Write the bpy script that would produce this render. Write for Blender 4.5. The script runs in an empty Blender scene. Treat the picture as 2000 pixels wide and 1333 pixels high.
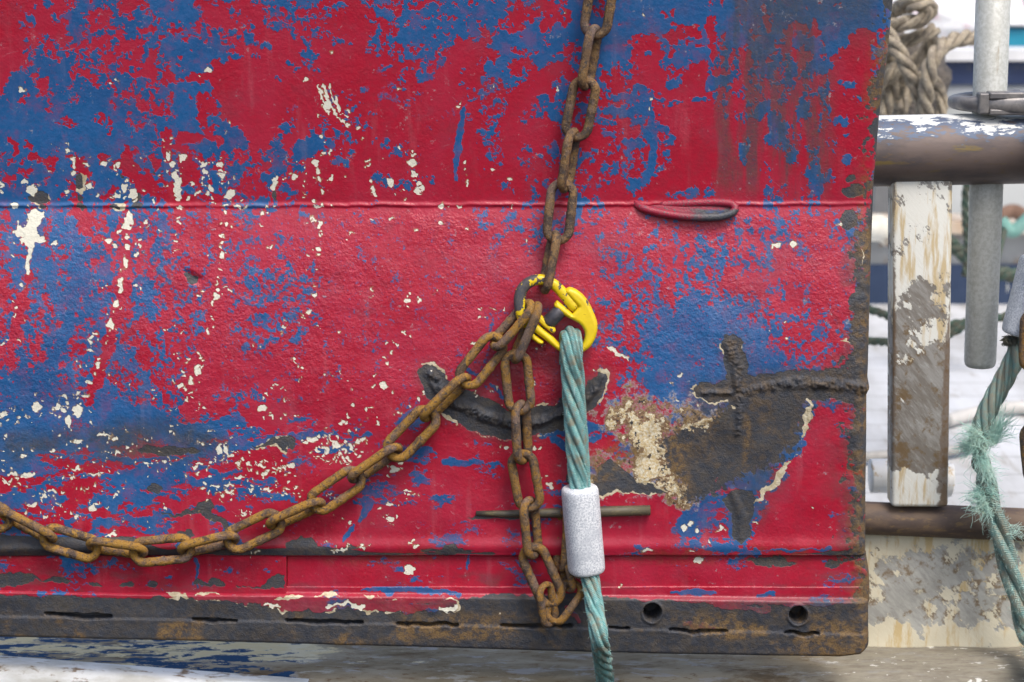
import bpy, bmesh, math, random
import numpy as np
from mathutils import Vector, Matrix

# ------------------------------------------------------------------ camera, light, exposure
SC = bpy.context.scene
COL = SC.collection
D = 3.1                                   # metres from the camera to the painted steel
PITCH = math.radians(12.0)
K = 0.00024                               # tangent of one photo pixel (36 mm sensor, 75 mm lens, 2000 px)
CAM = Vector((0.0, -D, 1.75))
cam_d = bpy.data.cameras.new('camera'); cam = bpy.data.objects.new('camera', cam_d); COL.objects.link(cam)
cam.location = CAM; cam.rotation_euler = (math.radians(90) - PITCH, 0, 0)
cam_d.sensor_width = 36.0; cam_d.lens = 75.0; cam_d.clip_start = 0.05; cam_d.clip_end = 400
cam_d.dof.use_dof = True; cam_d.dof.focus_distance = 3.12; cam_d.dof.aperture_fstop = 5.0
SC.camera = cam
SUN_EL, SUN_AZ = math.radians(58), math.radians(28)     # azimuth from straight behind the camera towards the right
w = bpy.data.worlds.new('World'); SC.world = w; w.use_nodes = True
nt = w.node_tree; bg = nt.nodes['Background']
sky = nt.nodes.new('ShaderNodeTexSky'); sky.sky_type = 'NISHITA'; sky.sun_disc = False
sky.sun_elevation = SUN_EL; sky.sun_rotation = math.pi - SUN_AZ
sky.air_density = 1.0; sky.dust_density = 4.0; sky.ozone_density = 1.0
nt.links.new(sky.outputs['Color'], bg.inputs['Color']); bg.inputs['Strength'].default_value = 0.14
sun_d = bpy.data.lights.new('sun', 'SUN'); sun = bpy.data.objects.new('sun', sun_d); COL.objects.link(sun)
sun_d.energy = 1.35; sun_d.angle = math.radians(22); sun_d.color = (1.0, 0.965, 0.91)
sdir = Vector((math.sin(SUN_AZ)*math.cos(SUN_EL), -math.cos(SUN_AZ)*math.cos(SUN_EL), math.sin(SUN_EL)))
sun.rotation_euler = sdir.to_track_quat('Z', 'Y').to_euler(); sun.location = (2, -3, 6)
SC.view_settings.view_transform = 'Standard'; SC.view_settings.look = 'None'
SC.view_settings.gamma = 1.0; SC.view_settings.use_curve_mapping = False
SC.view_settings.exposure = 0.6
SC.cycles.max_bounces = 6

# ------------------------------------------------------------------ helpers
cp, sp = math.cos(PITCH), math.sin(PITCH)
def at(u, v, Y=0.0):
    """the point of the vertical plane y = Y that the photo pixel (u, v) shows"""
    a = (u - 1000.0)*K; b = (v - 666.5)*K
    dy = cp - b*sp; dz = -sp - b*cp
    t = (Y - CAM.y)/dy
    return Vector((CAM.x + a*t, Y, CAM.z + dz*t))
def at_z(u, v, z):
    """the point of the level plane at height z that the photo pixel (u, v) shows"""
    a = (u - 1000.0)*K; b = (v - 666.5)*K
    t = (z - CAM.z)/(-sp - b*cp)
    return Vector((CAM.x + a*t, CAM.y + (cp - b*sp)*t, z))
PX = K*D/cp                                # metres per photo pixel on the painted steel
def pxs(Y): return K*(D + Y)/cp

def tag(o, label=None, cat=None, group=None, kind=None):
    if label: o['label'] = label
    if cat: o['category'] = cat
    if group: o['group'] = group
    if kind: o['kind'] = kind
    return o
def empty(name, loc, label, cat, group=None):
    o = bpy.data.objects.new(name, None); COL.objects.link(o); o.location = loc; o.empty_display_size = 0.05
    return tag(o, label, cat, group)
def put(o, parent):
    """parent o and keep its place in the world (parents are unrotated Empties or parts without transform)"""
    if parent is not None:
        o.parent = parent
        p = Vector((0, 0, 0)); q = parent
        while q is not None: p += q.location; q = q.parent
        o.location = o.location - p
    return o
def mesh_obj(name, verts, faces, mat, parent=None, smooth=True, uv=None):
    me = bpy.data.meshes.new(name); me.from_pydata([tuple(v) for v in verts], [], faces); me.update()
    if smooth: me.polygons.foreach_set('use_smooth', [True]*len(me.polygons))
    if uv is not None:
        l = me.uv_layers.new(name='UVMap'); vi = np.empty(len(me.loops), dtype=np.int32); me.loops.foreach_get('vertex_index', vi)
        l.data.foreach_set('uv', np.asarray(uv, dtype=np.float32)[vi].ravel())
    if mat: me.materials.append(mat)
    o = bpy.data.objects.new(name, me); COL.objects.link(o)
    return put(o, parent)
class MB:
    def __init__(s): s.v = []; s.f = []; s.uv = []
    def add(s, vs, fs, uvs=None):
        n = len(s.v); s.v += [Vector(v) for v in vs]; s.f += [tuple(i + n for i in f) for f in fs]
        s.uv += list(uvs) if uvs is not None else [(0, 0)]*len(vs)
    def build(s, name, mat, parent=None, smooth=True): return mesh_obj(name, s.v, s.f, mat, parent, smooth, s.uv)
def frames(pts, up=None, closed=False):
    pts = [Vector(p) for p in pts]; n = len(pts); T = []
    for i in range(n):
        if closed: t = pts[(i+1) % n] - pts[i-1]
        else: t = pts[min(i+1, n-1)] - pts[max(i-1, 0)]
        T.append(t.normalized())
    N = []
    if up is None:
        ref = Vector((0, 0, 1)) if abs(T[0].z) < .9 else Vector((1, 0, 0))
        nn = (ref - T[0]*ref.dot(T[0])).normalized(); N.append(nn)
        for i in range(1, n):
            q = N[-1] - T[i]*N[-1].dot(T[i]); N.append(q.normalized())
    else:
        up = Vector(up)
        for i in range(n): N.append((up - T[i]*up.dot(T[i])).normalized())
    return pts, T, N, [T[i].cross(N[i]) for i in range(n)]
def sweep(mb, pts, rad, seg=12, up=None, closed=False, cap=True, sup=2.0, twist=None):
    """tube along pts; rad: number, list, or list of (in-plane half width, half depth along up)"""
    P, T, N, B = frames(pts, up, closed); n = len(P)
    if not isinstance(rad, (list, tuple)): rad = [rad]*n
    vs = []; uvs = []; L = 0.0
    for i in range(n):
        if i: L += (P[i]-P[i-1]).length
        r = rad[i]; rb, rn = (r if isinstance(r, (list, tuple)) else (r, r))
        for j in range(seg):
            a = 2*math.pi*j/seg; c, s = math.cos(a), math.sin(a)
            if sup != 2.0:
                c = math.copysign(abs(c)**(2/sup), c); s = math.copysign(abs(s)**(2/sup), s)
            vs.append(P[i] + B[i]*(c*rb) + N[i]*(s*rn)); uvs.append((j/seg, L))
    fs = []
    for i in range(n if closed else n-1):
        k = (i+1) % n
        for j in range(seg):
            m = (j+1) % seg; fs.append((i*seg+j, i*seg+m, k*seg+m, k*seg+j))
    if cap and not closed:
        vs.append(P[0]); uvs.append((0, 0)); vs.append(P[-1]); uvs.append((0, L)); a = len(vs)-2
        for j in range(seg):
            m = (j+1) % seg; fs.append((a, m, j)); fs.append((a+1, (n-1)*seg+j, (n-1)*seg+m))
    mb.add(vs, fs, uvs)
def smooth_path(pts, n=60, closed=False):
    """Catmull-Rom through pts, n evenly spaced samples"""
    P = [Vector(p) for p in pts]; out = []
    m = len(P)
    segs = m if closed else m-1
    for i in range(segs):
        if closed: a, b, c, d = P[i-1], P[i], P[(i+1) % m], P[(i+2) % m]
        else: a, b, c, d = P[max(i-1, 0)], P[i], P[i+1], P[min(i+2, m-1)]
        for k in range(16):
            t = k/16
            out.append(.5*((2*b) + (c-a)*t + (2*a-5*b+4*c-d)*t*t + (3*b-a-3*c+d)*t**3))
    if not closed: out.append(P[-1])
    else: out.append(P[0])
    L = [0]
    for i in range(1, len(out)): L.append(L[-1] + (out[i]-out[i-1]).length)
    res = []; j = 0
    cnt = n if not closed else n+1
    for i in range(cnt):
        s = L[-1]*i/(cnt-1)
        while j < len(L)-2 and L[j+1] < s: j += 1
        t = (s-L[j])/max(L[j+1]-L[j], 1e-9); res.append(out[j].lerp(out[j+1], min(max(t, 0), 1)))
    return res[:-1] if closed else res
def box(mb, lo, hi):
    x0, y0, z0 = lo; x1, y1, z1 = hi
    mb.add([(x0,y0,z0),(x1,y0,z0),(x1,y1,z0),(x0,y1,z0),(x0,y0,z1),(x1,y0,z1),(x1,y1,z1),(x0,y1,z1)],
           [(0,3,2,1),(4,5,6,7),(0,1,5,4),(1,2,6,5),(2,3,7,6),(3,0,4,7)])
def bevel(o, wd, seg=2):
    bm = bmesh.new(); bm.from_mesh(o.data)
    bmesh.ops.bevel(bm, geom=list(bm.edges), offset=wd, segments=seg, affect='EDGES', profile=.5)
    bm.to_mesh(o.data); bm.free(); o.data.polygons.foreach_set('use_smooth', [False]*len(o.data.polygons)); return o

# ------------------------------------------------------------------ node materials
class NT:
    def __init__(s, name):
        s.m = bpy.data.materials.new(name); s.m.use_nodes = True; s.t = s.m.node_tree
        s.b = s.t.nodes['Principled BSDF']
    def n(s, typ, **kw):
        x = s.t.nodes.new(typ)
        for k, v in kw.items(): setattr(x, k, v)
        return x
    def l(s, a, b): s.t.links.new(a, b)
    def set(s, sock, v):
        if hasattr(v, 'is_output'): s.l(v, sock)
        elif isinstance(v, (tuple, list)) and len(v) == 3 and sock.type == 'RGBA': sock.default_value = (*v, 1)
        else: sock.default_value = v
    def coords(s, scale=(1, 1, 1), rnd=0.0, kind='Object', rot=(0, 0, 0)):
        tc = s.n('ShaderNodeTexCoord'); mp = s.n('ShaderNodeMapping'); mp.inputs['Scale'].default_value = scale; mp.inputs['Rotation'].default_value = rot
        src = tc.outputs[kind]
        if rnd:
            oi = s.n('ShaderNodeObjectInfo'); va = s.n('ShaderNodeVectorMath', operation='MULTIPLY_ADD')
            cb = s.n('ShaderNodeCombineXYZ')
            for i in range(3): s.l(oi.outputs['Random'], cb.inputs[i])
            s.l(cb.outputs[0], va.inputs[0]); va.inputs[1].default_value = (rnd, rnd*1.7, rnd*2.3); s.l(src, va.inputs[2]); src = va.outputs[0]
        if any(rot):                                   # turn first, stretch afterwards
            m0 = s.n('ShaderNodeMapping'); m0.inputs['Rotation'].default_value = rot; s.l(src, m0.inputs['Vector']); src = m0.outputs[0]
            mp.inputs['Rotation'].default_value = (0, 0, 0)
        s.l(src, mp.inputs['Vector']); return mp.outputs[0]
    def noise(s, vec, scale, detail=4, rough=.55, dist=0.0, col=False):
        x = s.n('ShaderNodeTexNoise'); s.l(vec, x.inputs['Vector']); x.inputs['Scale'].default_value = scale
        x.inputs['Detail'].default_value = detail; x.inputs['Roughness'].default_value = rough; x.inputs['Distortion'].default_value = dist
        return x.outputs['Color' if col else 'Fac']
    def ramp(s, f, lo, hi, a=0.0, b=1.0):
        x = s.n('ShaderNodeMapRange', interpolation_type='SMOOTHSTEP'); s.set(x.inputs['Value'], f)
        for k, v in (('From Min', lo), ('From Max', hi), ('To Min', a), ('To Max', b)): x.inputs[k].default_value = v
        return x.outputs[0]
    def math(s, op, a, b=0.0, c=0.0):
        x = s.n('ShaderNodeMath', operation=op); s.set(x.inputs[0], a); s.set(x.inputs[1], b); s.set(x.inputs[2], c); return x.outputs[0]
    def mix(s, f, a, b):
        x = s.n('ShaderNodeMix', data_type='RGBA'); s.set(x.inputs[0], f); s.set(x.inputs[6], a); s.set(x.inputs[7], b); return x.outputs[2]
    def bump(s, h, strength=.5, dist=.001, prev=None):
        x = s.n('ShaderNodeBump'); s.set(x.inputs['Height'], h); s.set(x.inputs['Strength'], strength); x.inputs['Distance'].default_value = dist
        if prev: s.l(prev, x.inputs['Normal'])
        return x.outputs[0]
    def done(s, col, rough=.6, metal=0.0, normal=None, spec=.5):
        s.set(s.b.inputs['Base Color'], col); s.set(s.b.inputs['Roughness'], rough); s.set(s.b.inputs['Metallic'], metal)
        s.b.inputs['Specular IOR Level'].default_value = spec
        if normal is not None: s.l(normal, s.b.inputs['Normal'])
        return s.m
def simple(name, c1, c2, scale=30, rough=.6, metal=0, lo=.4, hi=.6, bump=.3, bd=.001, c3=None, stretch=(1,1,1), rnd=0.0, spec=.5):
    m = NT(name); v = m.coords(stretch, rnd); f = m.noise(v, scale, 6, .6)
    c = m.mix(m.ramp(f, lo, hi), c1, c2)
    if c3: c = m.mix(m.ramp(m.noise(v, scale*3.1, 5, .65), .55, .68), c, c3)
    return m.done(c, rough, metal, m.bump(m.noise(v, scale*4, 5, .6), bump, bd), spec)
# ------------------------------------------------------------------ wear map of the painted steel (photo-pixel units)
RNG = np.random.RandomState(7)
_LAT = [RNG.rand(256, 256).astype(np.float32) for _ in range(12)]
def vnoise(x, y, k):
    t = _LAT[k % 12]; xi = np.floor(x).astype(np.int32); yi = np.floor(y).astype(np.int32)
    fx = (x - xi).astype(np.float32); fy = (y - yi).astype(np.float32)
    fx = fx*fx*(3-2*fx); fy = fy*fy*(3-2*fy); x0 = xi & 255; x1 = (xi+1) & 255; y0 = yi & 255; y1 = (yi+1) & 255
    return (t[y0, x0]*(1-fx) + t[y0, x1]*fx)*(1-fy) + (t[y1, x0]*(1-fx) + t[y1, x1]*fx)*fy
def fbm(u, v, wl, k=0, octs=4, gain=.55, sx=1.0, sy=1.0):
    s = np.zeros(u.shape, np.float32); a = 1.0; tot = 0.0
    for o in range(octs):
        c, sn = math.cos(.6*o+k), math.sin(.6*o+k)
        x = (u*sx)/wl; y = (v*sy)/wl
        if sx == sy: x, y = x*c - y*sn, x*sn + y*c
        s += a*vnoise(x + 17.3*o + 31*k + 500, y + 9.1*o + 57*k + 500, k+o); tot += a; a *= gain; wl = wl/2.03
    return s/tot
def equal(n):
    """noise to a flat 0..1 distribution (rank against a sample)"""
    smp = np.sort(n.ravel()[::97]); return (np.searchsorted(smp, n.ravel())/len(smp)).reshape(n.shape).astype(np.float32)
def sm(x, a, b):
    t = np.clip((x-a)/(b-a), 0, 1); return t*t*(3-2*t)
def _window(U, V, x0, x1, y0, y1):
    return np.nonzero((U > x0) & (U < x1) & (V > y0) & (V < y1))
def stroke(U, V, out, pts, pad=30):
    """pts: (u, v, half width); raises out to the signed distance inside the stroke"""
    for (a, b, r0), (c, d, r1) in zip(pts[:-1], pts[1:]):
        r = max(r0, r1) + pad
        I = _window(U, V, min(a, c)-r, max(a, c)+r, min(b, d)-r, max(b, d)+r)
        x, y = U[I], V[I]; dx, dy = c-a, d-b; t = np.clip(((x-a)*dx + (y-b)*dy)/max(dx*dx+dy*dy, 1e-6), 0, 1)
        s = r0 + (r1-r0)*t - np.hypot(x-a-t*dx, y-b-t*dy); out[I] = np.maximum(out[I], s)
def poly(U, V, out, pts, pad=40):
    xs = [p[0] for p in pts]; ys = [p[1] for p in pts]
    I = _window(U, V, min(xs)-pad, max(xs)+pad, min(ys)-pad, max(ys)+pad); x, y = U[I], V[I]
    ins = np.zeros(x.shape, bool); dm = np.full(x.shape, 1e9, np.float32)
    for (a, b), (c, d) in zip(pts, pts[1:] + pts[:1]):
        if b != d:
            ins ^= ((b > y) != (d > y)) & (x < (c-a)*(y-b)/(d-b) + a)
        dx, dy = c-a, d-b; t = np.clip(((x-a)*dx + (y-b)*dy)/max(dx*dx+dy*dy, 1e-6), 0, 1)
        dm = np.minimum(dm, np.hypot(x-a-t*dx, y-b-t*dy))
    s = np.where(ins, dm, -dm); out[I] = np.maximum(out[I], s)
def blobs(U, V, out, lst, pad=10):
    for (a, b, rx, ry) in lst:
        I = _window(U, V, a-rx-pad, a+rx+pad, b-ry-pad, b+ry+pad); x, y = U[I], V[I]
        s = (1 - np.hypot((x-a)/rx, (y-b)/ry))*min(rx, ry); out[I] = np.maximum(out[I], s)
def off(lst, du, dv, s): return [(a/s + du, b/s + dv, c/s, d/s) for a, b, c, d in lst]
def offp(lst, du, dv, s): return [(p[0]/s + du, p[1]/s + dv) + tuple(q/s for q in p[2:]) for p in lst]
EDGE = [(-110, 1752), (0, 1748), (110, 1737), (225, 1721), (300, 1715), (400, 1706), (520, 1704), (640, 1701), (740, 1698), (761, 1701), (775, 1696), (950, 1694), (1080, 1693), (1120, 1699), (1160, 1700), (1290, 1699)]
def edge_u(v): return np.interp(v, [e[0] for e in EDGE], [e[1] for e in EDGE])

# how blue the paint is, 0..9, every 50 px from u = 0, v = 0
BLUE = [
 "21334469874565364764888799998788999754",
 "22352288643443246657454889855668678754",
 "15653246723432124542235998736764495653",
 "37644346311120002224223537746356655122",
 "98989689720003202013213446332355452422",
 "89898979620144220004025322631444543333",
 "76887586543442342004035232652455464333",
 "65667767544421024100232123451134554222",
 "85875662233332222122242611122233223333",
 "76875653233311111112333333311364243222",
 "67876553333321111111122244376631212333",
 "57876656434431111111110234354222223333",
 "45776655334331111111110144788663223333",
 "46765554333432111112111148999975444333",
 "36666553222211111111111126899997632222",
 "88776432103111111111112124899999864222",
 "89999876543211112111112332379999421222",
 "99999999988873211111123232246775221222",
 "98788754332211111212112222235776211322",
 "67854333432211211211112122237631111322",
 "32232322221131121111111112124742111332",
 "22222222222111111111111112114631111332",
 "22121222112111111111111111111111111222",
 "21212211111111111111111111111111111111",
]
def blueness(U, V):
    g = np.array([[int(c) for c in (r + '2'*38)[:38]] for r in BLUE], np.float32)/9
    x = np.clip(U/50, 0, 36.99); y = np.clip(V/50, 0, len(BLUE)-1.01)
    xi = x.astype(int); yi = y.astype(int); fx = x-xi; fy = y-yi
    return (g[yi, xi]*(1-fx) + g[yi, xi+1]*fx)*(1-fy) + (g[yi+1, xi]*(1-fx) + g[yi+1, xi+1]*fx)*fy

CH_A = [(1163,388,16,16),(120,495,22,10),(648,445,14,6),(1700,440,16,18),(1820,590,25,25),(1775,750,18,14),(365,785,6,6),(375,830,8,20),(405,910,14,25),(410,960,10,18),(480,907,22,9),(585,905,20,8),(655,915,18,20),(700,1000,8,8),(690,1040,20,22),(650,1080,16,18),(690,1085,10,8),(735,1075,26,34),(960,800,10,6),(915,820,5,5),(937,860,15,25),(1012,875,20,16),(955,910,22,18),(985,945,10,8),(965,975,25,25),(985,1030,30,50),(985,1090,25,25),(885,965,10,6),(1060,1015,10,12),(1125,905,16,16),(1140,955,18,18),(1125,990,12,8),(1122,1012,10,8),(1085,1070,16,14),(1165,1050,22,22),(1145,1085,14,12),(1215,915,14,18),(1215,945,10,10),(1225,975,20,14),(1232,1012,8,6),(1265,1080,32,32),(1275,1020,10,6),(1515,990,18,18),(1520,1030,18,30),(1605,965,10,6),(1635,980,18,12),(1745,905,22,20),(1690,900,6,4),(1762,950,12,16),(1765,993,16,10),(1825,990,16,14),(1790,1060,14,22),(1830,845,10,8),(1680,1072,6,5),(1735,1105,18,6),(995,1148,25,7),(1240,1140,25,6),(1310,1140,30,9),(1370,1145,15,5),(1520,1145,12,6),(1760,1140,30,6),(90,1143,30,7),(150,1010,16,10),(180,1055,36,34),(1925,690,14,22),(1915,638,8,7),(1262,683,5,7),(500,1035,16,14),(540,1078,10,7),(365,1065,16,14),(800,1065,16,10)]
CH_B = [(825,595,12,12),(850,575,4,12),(510,828,16,9),(583,860,14,6),(580,908,22,18),(588,962,20,14),(592,995,12,5),(615,1025,18,18),(620,1062,18,16),(640,1045,10,14),(455,1003,26,22),(440,990,10,14),(345,893,16,8),(342,922,10,8),(350,1000,14,14),(362,1050,14,22),(370,1085,20,14),(530,1055,12,7),(482,1077,8,7),(540,1110,8,4),(1030,942,12,7),(1125,997,10,6),(1540,1022,9,6),(1385,495,12,14),(1430,72,4,6),(1857,85,6,10),(1908,550,6,12),(1905,605,8,10),(875,910,8,10),(878,940,8,6),(888,1010,14,22),(848,1142,20,6),(750,1138,16,10),(790,1143,6,5),(1135,1142,6,4),(460,1208,16,7),(358,1215,14,4),(737,1242,12,6),(235,1305,8,5),(600,1278,10,4),(893,1273,4,3),(70,752,14,14),(282,715,12,10),(310,764,6,4),(130,843,10,10),(1217,1330,5,4),(512,500,8,8),(1022,483,8,4),(132,285,6,10)]
CH_D = [(300,272,15,14),(97,155,10,8),(98,200,15,25),(95,628,14,8),(84,668,8,8),(130,520,5,4),(15,825,12,10),(45,800,8,5),(67,338,10,4),(715,130,33,42),(705,175,30,20),(665,200,18,8),(712,235,12,14),(700,290,24,22),(712,310,12,10),(600,255,14,18),(630,280,14,10),(780,290,14,14),(755,333,14,10),(687,375,12,40),(672,495,18,40),(665,530,10,8),(595,500,12,6),(750,512,18,12),(640,597,16,18),(632,645,10,12),(617,720,20,28),(612,748,9,6),(530,765,18,8),(508,785,12,14),(503,820,12,22),(495,858,18,12),(600,790,8,8),(590,820,8,5),(550,910,16,9),(545,945,20,18),(530,990,9,6),(495,1043,20,14),(470,1112,28,10),(450,1165,10,8),(430,1200,30,20),(805,152,8,7),(890,212,5,5),(990,130,18,7),(992,155,18,9),(975,222,6,6),(967,322,5,4),(1245,105,12,6),(1245,153,18,10),(1235,230,8,6),(1232,268,10,4),(1235,295,12,10),(1230,345,14,20),(1222,418,8,10),(1220,460,8,6),(1208,490,8,12),(1213,525,16,12),(1200,565,16,28),(1187,605,8,18),(1175,683,10,8),(1147,760,12,18),(1105,563,10,8),(930,755,8,6),(1020,765,8,5),(1117,900,12,14),(1097,965,18,28),(1045,915,12,10),(1030,930,8,6),(1017,987,12,10),(995,880,8,5),(1067,1020,11,10),(1062,1045,16,16),(1000,1058,14,14),(965,1042,9,5),(1035,1088,12,10),(1028,1135,18,12),(1135,1183,16,8),(1100,1175,9,5),(945,1193,10,5),(860,1127,8,5),(715,1055,14,8),(445,945,6,6),(190,1097,10,5),(200,1175,25,14),(350,1120,18,6),(320,1185,25,14),(20,1210,16,14),(65,1187,6,6),(100,1250,10,5),(380,1300,15,10),(1455,103,10,9),(1447,168,10,5),(1500,292,7,5),(1700,145,8,4),(1770,170,16,16),(1745,150,10,6),(1775,222,7,5),(1760,290,12,14),(1760,325,12,6),(1757,418,9,6),(1740,558,16,12),(1718,645,16,12),(1675,662,12,6),(1695,680,5,5),(1580,700,6,5),(1580,740,16,6),(1750,730,8,6),(1400,838,8,6),(1875,760,5,4),(1640,915,10,12),(1648,955,5,6),(1880,995,9,5),(1808,1000,8,5),(1653,1030,4,4),(1530,1052,10,3),(1480,1110,12,8),(1463,1180,24,24),(1585,1090,8,4),(1595,1142,9,4),(1510,1235,12,10),(1655,1230,8,7),(1890,1268,20,12),(1930,1235,6,8),(1955,1170,12,12),(1960,1075,7,6),(1930,1310,10,8),(1935,228,8,5)]
CH_E = [(165,40,20,18),(275,30,20,12),(365,55,25,28),(320,110,22,26),(1280,85,8,10),(490,170,35,6),(370,205,30,6),(110,265,16,6),(60,350,25,12),(130,360,40,13),(240,437,25,8),(540,455,16,10),(155,500,22,10),(435,515,22,16),(355,560,14,10),(440,350,35,6),(360,330,30,6),(480,340,20,6),(250,240,14,8),(560,250,10,6),(1150,540,8,6),(15,70,18,16),(90,92,10,4),(300,60,14,10),(520,640,30,8),(1030,230,14,22),(1060,235,14,18),(950,215,10,6),(690,295,14,5),(770,290,12,6),(60,410,10,6),(330,380,8,8),(410,420,8,6),(20,385,10,5),(200,470,9,5),(270,490,10,5)]
CH_Z = [(1150,15,12,10),(1195,30,20,10),(1270,30,20,20),(1255,95,40,25),(1105,98,14,14),(1075,145,18,12),(1165,140,35,22),(1335,50,25,25),(1375,100,22,30),(1490,45,30,20),(1420,95,15,10),(1330,140,15,26),(1280,195,12,12),(1320,205,25,10),(1365,210,20,10),(1320,265,12,8),(1085,210,12,8),(595,270,14,12),(470,245,30,18),(395,280,14,12),(860,280,34,26),(810,292,20,14),(750,295,22,8),(605,345,16,12),(640,322,24,6),(410,375,50,20),(300,445,30,14),(170,465,60,14),(70,475,25,10),(500,485,25,8),(660,495,60,16),(830,475,35,10),(245,525,16,20),(300,500,40,10),(350,525,10,8),(890,530,10,4),(1210,555,6,5),(445,700,10,8),(615,805,10,12),(1770,310,30,24),(1290,995,50,7),(1340,1000,30,10),(1480,990,30,9),(1740,735,26,20),(1910,490,24,9),(1950,520,18,9),(1750,600,34,10),(1965,965,25,8),(40,265,40,14),(-10,290,30,10),(140,255,14,10),(320,180,14,10),(285,150,20,16),(500,150,24,18),(1040,40,60,24),(980,70,40,18),(560,1040,10,4)]
CH_F = [(150,18,8,7),(395,50,14,12),(390,88,22,12),(463,92,11,11),(365,298,14,12),(262,383,12,10),(318,380,9,8),(275,427,10,8),(230,470,10,10),(255,512,12,15),(180,560,10,8),(225,640,22,20),(232,655,16,12),(36,662,9,7),(455,730,15,14),(150,798,8,6),(28,775,14,15),(192,883,12,9),(320,820,9,8),(85,898,6,4),(698,902,7,6),(95,1000,18,14),(10,1035,12,20),(562,500,12,12),(815,370,10,8),(900,205,6,5),(850,160,16,4),(950,140,16,5),(925,693,8,10),(825,688,10,7),(1030,1060,14,12),(1250,1063,10,10),(1285,1240,12,14),(1305,1295,25,15),(1205,615,8,10),(1215,405,8,8),(300,1195,40,20),(562,40,9,6),(495,695,9,6),(1060,350,5,5)]
CH_G = [(20,325,12,4),(480,353,12,8),(430,395,8,6),(455,495,7,6),(573,520,7,7),(500,1155,10,24),(530,1140,14,8),(560,1165,8,12),(690,1160,26,9),(625,1220,5,5),(670,1175,14,5),(910,1015,5,5),(1160,1048,5,5),(860,1125,14,6),(305,1265,30,8),(575,1318,20,12),(540,1275,4,4),(1020,72,8,6),(1040,172,8,6),(930,120,6,4)]
CH_S = [(798,440,35,24),(1600,530,28,12),(1260,655,1,1)]           # strip and shoe, zoom of (500,950) at 2.667
CH_H = [(1035,1225,1,1)]
def satellites(lst, n, seed):
    rg = np.random.RandomState(seed); o = []
    for a, b, c, d in lst:
        for _ in range(n):
            r = rg.uniform(1.2, 2.6); o.append((a + rg.normal()*(c + 7), b + rg.normal()*(d + 5), r*rg.uniform(1, 1.6), r))
    return o
def chips_list():
    c = off(CH_A, 0, 0, 2.836) + off(CH_B, 600, 0, 2.836) + off(CH_D, 0, 380, 2.836) + off(CH_E, 0, 780, 2.41) + off(CH_Z, 380, 850, 4.545) + off(CH_F, 680, 560, 3.332) + off(CH_G, 1150, 600, 2.667) + off(CH_S, 500, 950, 2.667)
    c += satellites(off(CH_E, 0, 780, 2.41) + off(CH_Z, 380, 850, 4.545), 4, 3) + satellites(off(CH_D, 0, 380, 2.836) + off(CH_A, 0, 0, 2.836) + off(CH_F, 680, 560, 3.332), 1, 5)
    c += [(1515, 480, 9, 6), (1550, 477, 6, 4), (1640, 440, 4, 3), (1362, 1098, 9, 7), (1212, 1144, 3, 3)]
    return c
BIGCHIP = offp([(165,80),(240,110),(215,180),(200,225),(262,245),(200,270),(185,300),(165,380),(165,440),(140,440),(145,330),(150,290),(110,260),(150,240),(105,235),(90,190),(100,150),(110,185),(150,180)], 0, 380, 2.836)
CRESCENT = [(839, 730, 19), (858, 762, 23), (885, 785, 22), (945, 812, 22), (1000, 828, 21), (1040, 827, 20), (1090, 810, 18), (1140, 785, 16), (1165, 758, 12), (1176, 736, 9)]
CRESCENT_AURA = [(839, 733, 22), (870, 775, 31), (945, 816, 33), (1000, 832, 32), (1090, 814, 27), (1150, 780, 20), (1176, 736, 11)]
CROSS_V = [(1430, 672, 20), (1440, 720, 22), (1443, 800, 12), (1442, 848, 10)]
CROSS_H = [(1370, 765, 17), (1400, 766, 19), (1440, 760, 20), (1500, 753, 24), (1560, 750, 30), (1640, 752, 32), (1705, 762, 34)]
DARK_BIG = offp([(640,575),(740,450),(900,430),(1150,440),(1130,560),(1115,640),(1060,720),(1000,800),(850,850),(800,870),(700,920),(600,1000),(520,1010),(480,880),(420,820),(380,700),(480,640),(600,630)], 1150, 600, 2.667)
FINGER = offp([(720,960),(860,950),(870,1010),(838,1100),(832,1190),(790,1238),(755,1200),(745,1080),(690,1010)], 1150, 600, 2.667)
FLAKED = offp([(20,900),(60,830),(120,795),(210,860),(250,920),(330,915),(400,965),(330,972),(200,980),(140,965),(90,990),(20,985)], 1150, 600, 2.667)
LOWCRACK = offp([(755,538),(800,545),(860,530),(920,528),(940,490),(985,480),(1010,530),(1050,568),(1085,600),(1060,622),(1020,570),(960,550),(900,545),(770,552)], 0, 780, 2.41)
FLAKE2 = offp([(510,75),(560,110),(640,105),(720,88),(755,115),(770,150),(800,165),(840,95),(820,20),(720,5),(660,60),(560,85)], 380, 850, 4.545)
DENT = offp([(1028,430),(1060,490),(1100,492),(1112,462),(1060,435)], 0, 380, 2.836)
CRUST = offp([(130,570),(250,535),(330,550),(420,560),(480,585),(600,585),(650,575),(600,640),(480,640),(400,700),(430,830),(500,930),(495,1000),(430,960),(400,890),(300,930),(240,860),(150,850),(40,910),(10,880),(110,820),(240,780),(200,650)], 1150, 600, 2.667)
CREAMLINE = offp([(1152,480,8),(1142,560,20),(1130,650,16),(1118,700,8),(1095,770,10),(1010,850,16),(970,930,18),(900,985,22),(868,1010,14),(850,1080,5),(835,1140,4),(830,1200,4),(790,1240,3)], 1150, 600, 2.667)

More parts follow.
